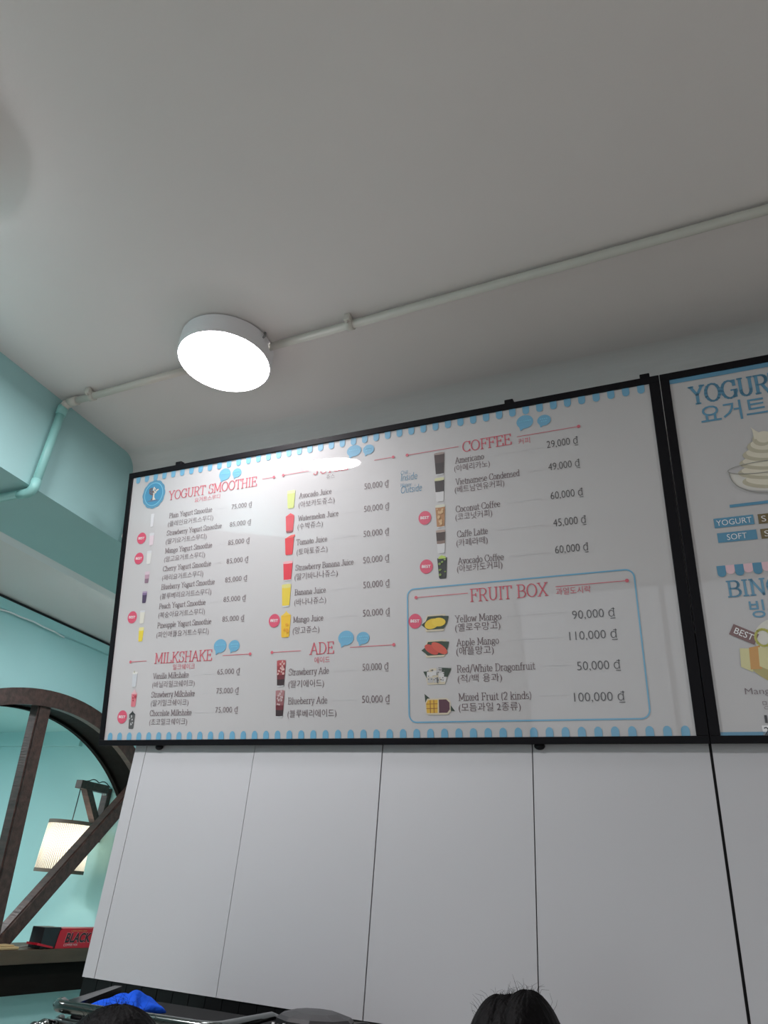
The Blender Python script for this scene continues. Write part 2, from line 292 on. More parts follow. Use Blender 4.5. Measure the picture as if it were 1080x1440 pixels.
# ------------------------------------------------------------------ lettering: a slab-serif stroke face (10 = capital height) and the default sans face
def arcp(cx, cy, rx_, ry, a0, a1, n=14):
    n = max(4, int(abs(a1 - a0) / 22)); return [(cx + rx_ * math.cos(math.radians(a0 + (a1 - a0) * i / n)), cy + ry * math.sin(math.radians(a0 + (a1 - a0) * i / n))) for i in range(n + 1)]
def G(adv, spec):
    out = []
    for s in spec.split(';'):
        t = s.split(); k = t[0]; v = [float(q) for q in t[1:]]
        if k == 'l': out.append([(v[i], v[i + 1]) for i in range(0, len(v), 2)])
        elif k == 'a': out.append(arcp(*v))
        elif k == 's':
            for i in range(0, len(v), 2): out.append([(v[i] - 1.25, v[i + 1]), (v[i] + 1.25, v[i + 1])])
        elif k == 'd': out.append([(v[0] - .35, v[1]), (v[0] + .35, v[1])])
    return adv, out
GL = {
 'A': G(8.4, 'l .9 0 4.2 10 7.5 0;l 2 3.4 6.4 3.4;s .9 0 7.5 0'),
 'B': G(7.8, 'l 1.7 0 1.7 10;l .4 10 4.2 10;a 4.2 7.6 2.3 2.4 90 -90;l 1.7 5.2 4.2 5.2;a 4.2 2.6 2.8 2.6 90 -90;l .4 0 4.2 0'),
 'C': G(8.0, 'a 4.4 5 3.7 5 42 318;l 7.1 9.8 7.1 6.9;l 7.1 .4 7.1 1.8'),
 'D': G(8.4, 'l 1.7 0 1.7 10;l .4 10 3.8 10;a 3.8 5 3.8 5 90 -90;l 3.8 0 .4 0'),
 'E': G(7.3, 'l 1.7 0 1.7 10;l .4 10 6.5 10 6.5 8;l 1.7 5.2 5 5.2;l 5 6.2 5 4.2;l .4 0 6.8 0 6.8 2.1'),
 'F': G(7.0, 'l 1.7 0 1.7 10;l .4 10 6.5 10 6.5 8;l 1.7 5.2 5 5.2;l 5 6.2 5 4.2;s 1.7 0'),
 'G': G(8.8, 'a 4.5 5 3.8 5 45 345;l 7.3 9.8 7.3 7;l 7.5 4.3 7.5 .6;l 5.4 4.4 8.6 4.4'),
 'H': G(8.6, 'l 1.7 0 1.7 10;l 6.9 0 6.9 10;l 1.7 5.1 6.9 5.1;s 1.7 0 1.7 10 6.9 0 6.9 10'),
 'I': G(3.8, 'l 1.9 0 1.9 10;s 1.9 0 1.9 10'),
 'J': G(5.2, 'l 3.5 10 3.5 2;a 1.9 2 1.6 2 0 -165;s 3.5 10'),
 'K': G(8.3, 'l 1.7 0 1.7 10;l 7 10 1.7 4.2;l 3.4 6 7.2 0;s 1.7 0 1.7 10 7 10 7.3 0'),
 'L': G(7.0, 'l 1.7 0 1.7 10;s 1.7 10;l .4 0 6.5 0 6.5 2.3'),
 'M': G(10.2, 'l 1.6 0 1.6 10;l 1.6 10 5.1 1.4 8.6 10;l 8.6 10 8.6 0;s 1.3 0 8.9 0;l .3 10 1.8 10;l 8.4 10 9.9 10'),
 'N': G(8.8, 'l 1.7 0 1.7 10 7.1 0 7.1 10;s 1.7 0 7.1 10;l .4 10 1.9 10'),
 'O': G(8.8, 'a 4.4 5 3.7 5 0 360'),
 'P': G(7.4, 'l 1.7 0 1.7 10;l .4 10 4.2 10;a 4.2 7.3 2.6 2.7 90 -90;l 1.7 4.6 4.2 4.6;s 1.7 0'),
 'R': G(8.2, 'l 1.7 0 1.7 10;l .4 10 4.2 10;a 4.2 7.4 2.5 2.6 90 -90;l 1.7 4.8 4.2 4.8;l 4.2 4.8 7 0;s 1.7 0;l 6.4 0 8.1 0'),
 'S': G(7.0, 'a 3.6 7.5 2.5 2.5 35 235;a 3.5 2.6 2.6 2.6 75 -150;l 6 9.9 6 7.6;l 1 0.2 1 2.4'),
 'T': G(7.6, 'l 3.8 0 3.8 10;s 3.8 0;l .5 8 .5 10 7.1 10 7.1 8'),
 'U': G(8.6, 'l 1.7 10 1.7 3.2;a 4.3 3.2 2.6 3.2 180 360;l 6.9 3.2 6.9 10;s 1.7 10 6.9 10'),
 'V': G(8.0, 'l .9 10 4 0 7.1 10;s 1 10 7 10'),
 'W': G(11, 'l .9 10 3.2 0 5.5 9 7.8 0 10.1 10;s 1 10 10 10'),
 'X': G(8.4, 'l 1.2 0 7.2 10;l 1.2 10 7.2 0;s 1.3 0 7.1 0 1.3 10 7.1 10'),
 'Y': G(8.0, 'l .9 10 4 5 7.1 10;l 4 5 4 0;s 4 0 1 10 7 10'),
 'a': G(5.8, 'a 2.7 4.9 1.8 1.7 160 0;l 4.5 4.9 4.5 .6 5.5 .1;a 2.5 1.9 1.9 1.9 70 330'),
 'b': G(6.2, 'l 1.4 10 1.4 0;l .3 10 1.4 10;a 3.3 3.3 2.1 3.3 150 -150'),
 'c': G(5.4, 'a 3 3.3 2.2 3.3 45 315'),
 'd': G(6.4, 'l 4.8 10 4.8 0 5.9 0;l 3.7 10 4.8 10;a 2.9 3.3 2.1 3.3 30 330'),
 'e': G(5.6, 'l .8 3.5 4.9 3.5;a 2.8 3.3 2.1 3.3 5 320'),
 'f': G(4.0, 'a 3.2 8.2 1.4 1.8 60 180;l 1.8 8.2 1.8 0;l .5 6.5 3.6 6.5;s 1.9 0'),
 'g': G(5.8, 'a 2.7 4.4 1.8 2.2 0 360;a 2.8 -.9 2.2 1.8 0 360;l 1.6 2.6 1.4 1.2 3 .9;l 4 6 5.4 6.4'),
 'h': G(6.6, 'l 1.5 10 1.5 0;l .4 10 1.5 10;a 3.3 4.4 1.8 2.2 160 0;l 5.1 4.4 5.1 0;s 1.5 0 5.1 0'),
 'i': G(3.1, 'l 1.6 0 1.6 6.6;l .5 6.6 1.6 6.6;s 1.6 0;d 1.6 9.2'),
 'k': G(6.3, 'l 1.5 10 1.5 0;l .4 10 1.5 10;l 4.9 6.6 1.5 2.8;l 2.8 4.2 5.3 0;s 1.5 0 5.3 0 4.9 6.6'),
 'l': G(3.1, 'l 1.6 0 1.6 10;l .5 10 1.6 10;s 1.6 0'),
 'm': G(9.8, 'l 1.5 6.6 1.5 0;l .4 6.6 1.5 6.6;a 3.2 4.6 1.7 2 160 0;l 4.9 4.6 4.9 0;a 6.6 4.6 1.7 2 160 0;l 8.3 4.6 8.3 0;s 1.5 0 4.9 0 8.3 0'),
 'n': G(6.6, 'l 1.5 6.6 1.5 0;l .4 6.6 1.5 6.6;a 3.3 4.4 1.8 2.2 160 0;l 5.1 4.4 5.1 0;s 1.5 0 5.1 0'),
 'o': G(5.9, 'a 2.95 3.3 2.2 3.3 0 360'),
 'p': G(6.2, 'l 1.4 6.6 1.4 -3;l .3 6.6 1.4 6.6;a 3.3 3.3 2.1 3.3 150 -150;s 1.5 -3'),
 'r': G(4.5, 'l 1.5 6.6 1.5 0;l .4 6.6 1.5 6.6;a 3.4 4.6 1.9 2 170 70;s 1.6 0'),
 's': G(4.8, 'a 2.4 4.9 1.6 1.6 45 235;a 2.4 1.7 1.7 1.7 75 -150'),
 't': G(4.0, 'l 1.8 9 1.8 1.5;a 3 1.5 1.2 1.4 180 330;l .5 6.5 3.7 6.5'),
 'u': G(6.6, 'l 1.5 6.6 1.5 2;a 3.2 2 1.7 2 180 350;l 4.9 6.6 4.9 0 6 0;l .4 6.6 1.5 6.6;l 3.9 6.6 4.9 6.6'),
 'v': G(5.8, 'l .8 6.6 2.9 0 5 6.6;s .9 6.6 4.9 6.6'),
 'w': G(8.4, 'l .8 6.6 2.5 0 4.2 6 5.9 0 7.6 6.6;s .9 6.6 7.5 6.6'),
 'x': G(5.8, 'l .9 0 5 6.6;l .9 6.6 5 0;s .9 0 5 0 .9 6.6 5 6.6'),
 'y': G(5.8, 'l .8 6.6 2.9 .2;l 5 6.6 2.6 -2 1 -3;s .9 6.6 4.9 6.6'),
 '(': G(3.6, 'a 4.6 4 3.4 7 130 230'), ')': G(3.6, 'a -1 4 3.4 7 50 -50'), '/': G(5, 'l .5 -1.5 4.5 10.5'),
 '2': G(6.4, 'a 3.2 7.3 2.3 2.7 170 -35;l 5.1 5.8 1 .1 5.6 .1'),
 ' ': (3.6, []),
}
def stroke(bm, pts, wv, wh, T, mi):
    """one pen stroke; a vertical line is wv wide, a horizontal one wh"""
    for (x0, y0), (x1, y1) in zip(pts, pts[1:]):
        L = math.hypot(x1 - x0, y1 - y0)
        if L < 1e-9: continue
        dx, dy = (x1 - x0) / L, (y1 - y0) / L; nx, ny = -dy, dx
        hw = .5 * math.hypot(wv * nx, wh * ny); e = hw * .55
        q = [(x0 - dx * e + nx * hw, y0 - dy * e + ny * hw), (x0 - dx * e - nx * hw, y0 - dy * e - ny * hw), (x1 + dx * e - nx * hw, y1 + dy * e - ny * hw), (x1 + dx * e + nx * hw, y1 + dy * e + ny * hw)]
        f = bm.faces.new([bm.verts.new(T(*p)) for p in q]); f.material_index = mi
def serif_text(bm, s, u0, u1, v, cap, z, wv, wh, mi=0):
    tot = sum(GL[c][0] for c in s) - 1.0; k = (u1 - u0) / tot; kv = cap / 10; x = -.4
    for c in s:
        a, st = GL[c]
        for p in st: stroke(bm, [(u0 + (x + px) * k, v + py_ * kv) for px, py_ in p], wv, wh, lambda a_, b_: (a_, b_, z), mi)
        x += a
FC = bpy.data.curves.new('lettering', 'FONT'); FO = bpy.data.objects.new('lettering', FC); COL.objects.link(FO)
def sans_text(bm, s, u0, u1, v, cap, z, mi=0, off=0.0, shear=0.0, rot=0.0, piv=None, ref=.69):
    """letters of the built-in face set between u0 and u1 on baseline v"""
    FC.body = s; FC.offset = off; FC.resolution_u = 3
    bpy.context.view_layer.update()
    me = FO.evaluated_get(bpy.context.evaluated_depsgraph_get()).to_mesh()
    xs = [q.co.x for q in me.vertices]; a, e = min(xs), max(xs)
    k = (u1 - u0) / (e - a) if u1 else cap / ref; kv = cap / ref
    vs = []
    for q in me.vertices:
        x, y = (q.co.x - a) * k + u0, q.co.y * kv + v
        x += (y - v) * shear
        if rot:
            px, py_ = piv; dx, dy = x - px, y - py_; c, s_ = math.cos(rot), math.sin(rot); x, y = px + dx * c - dy * s_, py_ + dx * s_ + dy * c
        vs.append(bm.verts.new((x, y, z)))
    for p in me.polygons:
        try:
            f = bm.faces.new([vs[i] for i in p.vertices]); f.material_index = mi
            if f.normal.z < 0: f.normal_flip()
        except ValueError: pass
    FO.to_mesh_clear()
def poly(bm, pts, z, mi=0):
    f = bm.faces.new([bm.verts.new((p[0], p[1], z)) for p in pts]); f.material_index = mi
    f.normal_update()
    if f.normal.z < 0: f.normal_flip()
def ell(cx, cy, rx_, ry, n=28, a0=0, a1=360, rot=0):
    c, s = math.cos(math.radians(rot)), math.sin(math.radians(rot)); r = []
    for i in range(n):
        t = math.radians(a0 + (a1 - a0) * i / (n if a1 - a0 == 360 else n - 1)); x, y = rx_ * math.cos(t), ry * math.sin(t)
        r.append((cx + x * c - y * s, cy + x * s + y * c))
    return r
def rect(x0, x1, y0, y1): return [(x0, y0), (x1, y0), (x1, y1), (x0, y1)]
def ink(name, rgb): return mat('print_' + name, rgb, 0.5, spec=0.7, coat=1.0)
I_RED = ink('coral_red', (208, 98, 112)); I_TXT = ink('brown_grey', (108, 88, 92)); I_DARK = ink('charcoal', (70, 66, 68)); I_BLUE = ink('sky_blue', (106, 168, 200))
I_PINK = ink('best_pink', (210, 78, 106)); I_WHT = ink('white', (240, 240, 240)); I_LINE = ink('faint_line', (196, 196, 198)); I_DBLUE = ink('deep_blue', (82, 144, 176))
I_LBLUE = ink('light_blue', (122, 196, 222)); I_BOARD = mat('glossy_board_white', (192, 191, 191), 0.5, spec=0.7, coat=1.0)
K = 1.0358                       # the boards are laid out in metres, then set K times larger on the wall
TILT = math.radians(11.526)
Z1, Z2, Z3 = .0011, .0017, .0023
def board_root(x, label):
    t = empty('menu_board', (x, 1.765, h(.3542))); t.rotation_euler = (PI / 2 - 0, 0, 0)
    # local x along the wall, local y up the board, local z out of its face
    e = Vector((0, -math.sin(TILT), math.cos(TILT))); n = Vector((0, -math.cos(TILT), -math.sin(TILT)))
    t.matrix_world = Matrix(((K, 0, 0, x), (0, K * e.y, K * n.y, 1.765), (0, K * e.z, K * n.z, h(.3542)), (0, 0, 0, 1)))
    return tag(t, label, 'menu board', 'framed menu boards on the back wall')
def board_frame(t, W, Hh, l, r, bt, tp):
    b = B()
    for q in ((0, W, 0, bt), (0, W, Hh - tp, Hh), (0, l, bt, Hh - tp), (W - r, W, bt, Hh - tp)): box(b, q[0], q[1], q[2], q[3], -.016, 0, 0, .0012)
    link('frame', b, M_BLACK, t)
    b = B(); box(b, l - .003, W - r + .003, bt - .003, Hh - tp + .003, -.015, -.0045); return link('panel', b, I_BOARD, t)
def clips(t, us, Hh, low):
    for u in us:
        b = B(); box(b, u - .012, u + .012, Hh - .006, Hh + .012, -.02, -.002, 0, .002); box(b, u - .005, u + .005, Hh + .002, Hh + .006, -.235, -.01)
        link('top_bracket', b, M_BLACK, t)
    for u in low:
        b = B(); blob(b, (u, -.004, -.012), (.013, .009, .008), 14, 8); link('bottom_fixing', b, M_BLACK, t)

# ------------------------------------------------------------------ left menu board
mb = board_root(-1.7526, 'large black-framed menu board listing smoothies, juice, coffee and fruit boxes')
W, HB = 1.7052, .886
pn = board_frame(mb, W, HB, .0175, .0252, .0165, .0185)
clips(mb, (.205, 1.32, 1.672), HB, (.223, 1.338))
def on(name, b, m): return link(name, b, m, pn, loc=(0, 0, -.0045))
for k in range(45):
    u = .0402 + .0368 * k
    if u > 1.676: break
    b = B(); r = .0088
    x1 = min(u + r, 1.6795)
    poly(b, [(u - r, .868), (u - r, .853)] + [(u - r * math.cos(a), .853 - .0085 * math.sin(a)) for a in [PI * i / 10 for i in range(1, 10)]] + [(u + r, .853), (u + r, .868)], Z1)
    on('top_stripe', b, I_BLUE)
    b = B()
    poly(b, [(u + r, .016), (u + r, .0275)] + [(u + r * math.cos(a), .0275 + .0105 * math.sin(a)) for a in [PI * i / 10 for i in range(1, 10)]] + [(u - r, .0275), (u - r, .016)], Z1)
    on('bottom_stripe', b, I_BLUE)
# headings
for s, u0, u1, v, cap in (('YOGURT SMOOTHIE', .178, .516, .766, .0305), ('MILKSHAKE', .184, .393, .238, .0305), ('JUICE', .719, .831, .770, .031),
                          ('ADE', .723, .795, .238, .031), ('COFFEE', 1.184, 1.319, .765, .030), ('FRUIT BOX', 1.188, 1.385, .3485, .0325)):
    b = B(); serif_text(b, s, u0, u1, v, cap, Z1, .0034, .0021); on('heading', b, I_RED)
for s, u0, u1, v, cap in (('요거트스무디', .284, .382, .7440, .0145), ('밀크쉐이크', .255, .335, .2168, .015), ('에이드', .737, .785, .2145, .0155),
                          ('커피', 1.339, 1.370, .7612, .0155), ('과일도시락', 1.406, 1.489, .3485, .016)):
    b = B(); sans_text(b, s, u0, u1, v, cap, Z1, 0, -.004, ref=.8); on('korean_heading', b, I_RED)
b = B(); sans_text(b, '쥬스', .761, .789, .7507, .0135, Z1, 0, -.015, ref=.8); on('korean_heading', b, I_TXT)
ITEMS = '''Plain Yogurt Smoothie|.187|.355|.703|플레인요거트스무디|.185|.362|.675
Strawberry Yogurt Smoothie|.184|.396|.644|딸기요거트스무디|.183|.342|.616
Mango Yogurt Smoothie|.184|.365|.585|망고요거트스무디|.183|.341|.557
Cherry Yogurt Smoothie|.182|.366|.526|체리요거트스무디|.182|.340|.497
Blueberry Yogurt Smoothie|.182|.385|.467|블루베리요거트스무디|.181|.375|.4375
Peach Yogurt Smoothie|.181|.356|.406|복숭아요거트스무디|.181|.357|.378
Pineapple Yogurt Smoothie|.181|.382|.346|파인애플요거트스무디|.181|.376|.317
Vanilla Milkshake|.183|.315|.192|바닐라밀크쉐이크|.183|.339|.167
Strawberry Milkshake|.183|.342|.1375|딸기밀크쉐이크|.184|.322|.113
Chocolate Milkshake|.184|.336|.084|초코밀크쉐이크|.185|.323|.059
Avocado Juice|.671|.779|.7025|아보카도쥬스|.670|.790|.674
Watermelon Juice|.670|.803|.631|수박쥬스|.669|.753|.606
Tomato Juice|.667|.768|.558|토마토쥬스|.669|.770|.528
Strawberry Banana Juice|.667|.853|.481|딸기바나나쥬스|.665|.804|.454
Banana Juice|.667|.767|.4085|바나나쥬스|.667|.769|.380
Mango Juice|.666|.761|.330|망고쥬스|.665|.750|.299
Strawberry Ade|.657|.782|.184|딸기에이드|.657|.768|.152
Blueberry Ade|.658|.779|.1065|블루베리에이드|.658|.807|.073
Americano|1.162|1.242|.735|아메리카노|1.158|1.258|.712
Vietnamese Condensed|1.161|1.336|.672|베트남연유커피|1.157|1.294|.650
Coconut Coffee|1.158|1.279|.594|코코넛커피|1.156|1.257|.572
Caffe Latte|1.159|1.242|.524|카페라떼|1.156|1.241|.500
Avocado Coffee|1.159|1.280|.450|아보카도커피|1.155|1.276|.430
Yellow Mango|1.145|1.265|.298|옐로우망고|1.144|1.262|.276
Apple Mango|1.147|1.256|.238|애플망고|1.145|1.242|.2165
Red/White Dragonfruit|1.145|1.341|.172|적/백 용과|1.146|1.259|.1485
Mixed Fruit (2 kinds)|1.147|1.328|.1035|모듬과일 2종류|1.146|1.301|.079'''
ENDS = []
for i, l in enumerate(ITEMS.split('\n')):
    s, u0, u1, v, kk, k0, k1, kv = l.split('|'); u0, u1, v, k0, k1, kv = map(float, (u0, u1, v, k0, k1, kv))
    cap = .0162 if i < 10 else .0165 if i < 16 else .0175
    b = B(); serif_text(b, s, u0, u1, v, cap, Z1, .00155, .0011); on('item_name', b, I_TXT); ENDS.append((u1, v))
    b = B(); sans_text(b, '(' + kk + ')', k0, k1, kv, .0168 if i < 10 else .018, Z1, 0, -.006, ref=.8); on('korean_name', b, I_TXT)
PR_ = [('75,000 ₫', .429, .504, .7007), ('85,000 ₫', .427, .504, .6432), ('85,000 ₫', .425, .503, .585), ('85,000 ₫', .424, .502, .5262), ('85,000 ₫', .423, .502, .4681),
       ('85,000 ₫', .422, .501, .4084), ('85,000 ₫', .422, .500, .3491), ('65,000 ₫', .417, .495, .1956), ('75,000 ₫', .418, .495, .1418), ('75,000 ₫', .419, .496, .0887),
       ('50,000 ₫', .886, .962, .6992), ('50,000 ₫', .885, .963, .6307), ('50,000 ₫', .884, .962, .5565), ('50,000 ₫', .883, .962, .4805), ('50,000 ₫', .884, .963, .410),
       ('50,000 ₫', .883, .963, .3318), ('50,000 ₫', .883, .958, .1873), ('50,000 ₫', .882, .961, .1047), ('29,000 ₫', 1.413, 1.493, .737), ('49,000 ₫', 1.412, 1.492, .674),
       ('60,000 ₫', 1.412, 1.493, .595), ('45,000 ₫', 1.413, 1.494, .522), ('60,000 ₫', 1.412, 1.493, .452), ('90,000 ₫', 1.440, 1.539, .286), ('110,000 ₫', 1.429, 1.539, .236),
       ('50,000 ₫', 1.441, 1.539, .165), ('100,000 ₫', 1.428, 1.541, .094)]
for i, (s, u0, u1, v) in enumerate(PR_):
    b = B(); cw = (u1 - u0) * 8.2 / 8.9 / (len(s) - 1 + .2); ud = u1 - (u1 - u0) * .115
    poly(b, rect(ud, u1, v - .0042, v - .0028), Z1 + .0001)
    sans_text(b, s.replace('₫', 'đ'), u0, u1, v, .0155 if i < 10 else .0185 if i < 18 else .020 if i < 23 else .0205, Z1, 0, -.010); on('price', b, I_TXT if i < 18 else I_DARK)
    e, ev = ENDS[i]
    if u0 - e > .03:
        b = B(); poly(b, rect(e + .014, u0 - .016, ev + .0065, ev + .0072), Z1); on('leader_line', b, I_LINE)
# ruled lines beside the headings, each with its dot
for u0, u1, v, dot in ((.537, .579, .785, 1), (.612, .701, .786, 0), (.917, .977, .785, 1), (1.02, 1.173, .7835, 0), (1.336, 1.498, .7835, 1), (.089, .152, .247, 0),
                       (.432, .527, .2495, 1), (.600, .694, .250, 0), (.845, .974, .251, 1), (1.039, 1.182, .3715, 0), (1.406, 1.574, .3685, 1)):
    b = B(); poly(b, rect(u0, u1, v - .0008, v + .0008), Z1); poly(b, ell(u1 if dot else u0, v, .0045, .0045, 16), Z2); on('heading_rule', b, I_RED)
# outline of the fruit box section
b = B(); X0, X1, Y0, Y1, R, t_ = 1.0125, 1.593, .052, .397, .022, .0034
def rr(r0, ins):
    o = []
    for cx, cy, a in ((X1 - R, Y1 - R, 0), (X0 + R, Y1 - R, 90), (X0 + R, Y0 + R, 180), (X1 - R, Y0 + R, 270)): o += [(cx + (R - ins) * math.cos(math.radians(a + i * 10)), cy + (R - ins) * math.sin(math.radians(a + i * 10))) for i in range(10)]
    return o
A_, C_ = rr(R, 0), rr(R, t_)
for i in range(len(A_)):
    j = (i + 1) % len(A_); poly(b, [A_[i], A_[j], C_[j], C_[i]], Z1)
on('section_outline', b, I_BLUE)
# speech bubbles
for i, (u, v, a, c) in enumerate(((.395, .823, .022, .0205), (.441, .821, .017, .0155), (.421, .278, .0225, .020), (.470, .276, .019, .0165), (.852, .826, .0235, .018), (.899, .822, .018, .0155),
                   (.833, .277, .0235, .020), (.884, .274, .019, .0165), (1.360, .823, .0225, .0195), (1.411, .818, .018, .0155))):
    b = B(); poly(b, ell(u, v, a, c), Z1); poly(b, [(u - a * .75, v - c * .45), (u - a * .1, v - c * .9), (u - a * .6, v - c * 1.28)], Z1 + .0001)
    for dv, ww in (((.003, .6), (-.004, .45)) if i % 2 else ((.001, .65),)):
        x = u - a * ww
        while x < u + a * ww: poly(b, rect(x, x + .0035, v + dv, v + dv + .0028), Z2, 1); x += .0055
    on('speech_bubble', b, [I_BLUE, I_LBLUE])
# BEST badges
for u, v in ((.081, .647), (.079, .579), (.077, .387), (.079, .083), (.603, .340), (1.069, .590), (1.070, .453), (1.035, .309)):
    b = B(); poly(b, ell(u, v, .0185, .0195), Z1); sans_text(b, 'BEST', u - .0125, u + .0125, v - .0035, .0075, Z2, 1, .018, rot=math.radians(-4), piv=(u, v)); on('best_badge', b, [I_PINK, I_WHT])
# round emblem with a tree
b = B(); cu, cv = .1135, .796
pts = []
for i in range(96):
    a = 2 * PI * i / 96; r = 1 + .045 * abs(math.cos(6 * a)); pts.append((cu + .0455 * r * math.cos(a), cv + .0485 * r * math.sin(a)))
poly(b, pts, Z1, 0); poly(b, ell(cu, cv, .0385, .041, 48), Z2, 1); poly(b, ell(cu, cv, .0360, .0385, 48), Z2 + .0003, 2)
TZ = Z3 + .0002
poly(b, [(cu - .011, cv - .021), (cu + .011, cv - .021), (cu + .0045, cv - .012), (cu + .004, cv + .006), (cu - .004, cv + .006), (cu - .004, cv - .012)], TZ, 3)
poly(b, [(cu - .011, cv - .021), (cu - .004, cv - .012), (cu - .004, cv + .004), (cu - .0015, cv + .004), (cu - .002, cv - .021)], TZ + .0002, 4)
rnd = random.Random(3)
for i in range(26):
    a = rnd.uniform(0, 2 * PI); q = math.sqrt(rnd.random()); x, y = cu + .019 * q * math.cos(a), cv + .012 + .014 * q * math.sin(a)
    poly(b, ell(x, y, .0033, .0028, 10), TZ + .0004 + i * .00001, 4 if x < cu - .002 else 3)
for s in (-1, 0, 1): stroke(b, [(cu, cv + .002), (cu + s * .012, cv + .02)], .0016, .0016, lambda p, q: (p, q, TZ + .0003), 4)
poly(b, ell(cu, cv - .0235, .024, .0028, 20), TZ - .0001, 5)
on('round_emblem', b, [I_DBLUE, I_LBLUE, ink('badge_blue', (58, 140, 180)), ink('cream', (214, 208, 196)), ink('brown', (104, 84, 86)), ink('slate', (82, 112, 146))])
# hand-lettered slogan
b = B()
for s, u0, u1, v, cap in (('Chill', .999, 1.020, .7265, .012), ('Inside', .9995, 1.048, .707, .0225), ('Happy', .9985, 1.031, .690, .011), ('Outside', .998, 1.061, .670, .0225)):
    sans_text(b, s, u0, u1, v, cap, Z1, 0, -.012, shear=.12)
on('slogan', b, I_DBLUE)
# pictures of the drinks
def drink(u, v, wd, ht, lay, lid=None, taper=.24, spots=None):
    """lay: list of (fraction from bottom, fraction, ink); widths taper towards the base"""
    inks, b = [], B()
    def mi(m):
        if m not in inks: inks.append(m)
        return inks.index(m)
    def X(f): return wd / 2 * (1 - taper * (1 - f))
    y0 = v - ht / 2
    for k, (f0, f1, m) in enumerate(lay):
        p = []
        if f0 < .02: p += [(u - X(0) * .8, y0), (u + X(0) * .8, y0), (u + X(.05), y0 + ht * .05)]
        else: p += [(u - X(f0), y0 + ht * f0), (u, y0 + ht * f0 - ht * .012), (u + X(f0), y0 + ht * f0)]
        p += [(u + X(f1), y0 + ht * f1), (u + X(f1) * .6, y0 + ht * f1 + ht * .02), (u - X(f1) * .6, y0 + ht * f1 + ht * .02), (u - X(f1), y0 + ht * f1)]
        if f0 < .02: p += [(u - X(.05), y0 + ht * .05)]
        poly(b, p, Z1 + .00012 * k, mi(m))
    if lid:
        for q, m in lid: poly(b, [(u + a * wd / 2, y0 + ht * c) for a, c in q], Z2, mi(m))
    if spots:
        rn = random.Random(int(u * 1000 + v * 777)); n, f0, f1, m, sz = spots
        for i in range(n):
            f = rn.uniform(f0, f1); poly(b, ell(u + X(f) * rn.uniform(-.7, .7), y0 + ht * f, wd * sz * rn.uniform(.6, 1.2), wd * sz * rn.uniform(.5, 1.3), 8, rot=rn.uniform(0, 90)), Z3 + i * .00002, mi(m))
    on('drink_picture', b, inks)
i_ = ink
pale = i_('pale_yogurt', (212, 212, 208)); glass = i_('clear_glass', (206, 208, 210))
drink(.118, .704, .014, .044, [(0, 1, i_('pale_glass', (214, 214, 216)))])
drink(.123, .639, .020, .041, [(0, .8, i_('pale_pink', (216, 200, 206))), (.8, 1, glass)])
drink(.120, .578, .020, .043, [(0, .85, pale), (.85, 1, glass)])
drink(.120, .512, .019, .037, [(0, .4, i_('mauve', (138, 112, 128))), (.4, .75, i_('pink_mauve', (182, 148, 164))), (.75, 1, i_('light_mauve', (206, 186, 196)))])
drink(.118, .448, .019, .037, [(0, .7, i_('purple', (76, 58, 88))), (.7, .88, i_('violet', (126, 104, 140))), (.88, 1, i_('lilac', (168, 150, 176)))])
drink(.117, .385, .020, .040, [(0, .88, i_('pale_peach', (216, 214, 200))), (.88, 1, glass)])
drink(.119, .330, .020, .043, [(0, .78, i_('pineapple_yellow', (226, 204, 60))), (.78, 1, i_('pale_yellow', (226, 218, 150)))])
drink(.112, .195, .020, .047, [(0, .8, i_('vanilla', (196, 200, 204))), (.8, .92, i_('vanilla_top', (216, 216, 210)))], [([(-.5, .9), (-.1, .9), (-.3, 1.05)], i_('olive', (150, 148, 90)))])
drink(.117, .137, .022, .050, [(0, .75, i_('milk_pink', (214, 118, 130))), (.75, .82, i_('milk_pink_light', (226, 170, 176)))], [([(-.7, .8), (.7, .8), (.2, 1.0), (-.1, 1.0)], i_('foam_pink', (222, 180, 184)))], spots=(7, .15, .8, i_('red_sauce', (176, 52, 70)), .13))
drink(.117, .074, .024, .052, [(0, .8, i_('choc_grey', (84, 82, 82)))], [([(-1.05, .78), (1.05, .8), (.3, .92), (.05, 1.02), (-.2, .92)], i_('choc_black', (34, 32, 34)))], spots=(8, .2, .75, i_('silver', (190, 190, 190)), .11))
drink(.643, .703, .028, .056, [(0, .85, i_('avocado_pale', (198, 208, 120))), (.85, 1, i_('avocado_top', (214, 220, 160)))])
drink(.642, .626, .030, .054, [(0, .12, i_('dark_red', (140, 30, 44))), (.12, .95, i_('melon_red', (208, 36, 54)))], [([(-1, .95), (1, .97), (.1, 1.12)], i_('melon_light', (222, 60, 70)))])
drink(.643, .558, .031, .054, [(0, .95, i_('tomato_red', (214, 40, 52)))], [([(-1, .93), (.4, .95), (1.15, 1.0), (1.2, 1.12), (.3, 1.1)], i_('tomato_light', (226, 70, 62)))])
drink(.641, .483, .032, .058, [(0, .06, glass), (.05, .88, i_('strawberry_red', (216, 36, 58))), (.88, .98, i_('rose_white', (228, 170, 174)))])
drink(.639, .410, .031, .065, [(0, .08, glass), (.06, .85, i_('banana_yellow', (222, 196, 56))), (.85, 1, i_('banana_light', (216, 208, 120)))])
drink(.641, .324, .033, .068, [(0, .92, i_('mango_yellow', (232, 186, 38)))], [([(-1, .9), (1, .92), (.25, 1.04), (.05, 1.12), (-.1, 1.04)], i_('mango_light', (236, 200, 70)))], spots=(4, .2, .7, i_('mango_dark', (224, 160, 30)), .14))
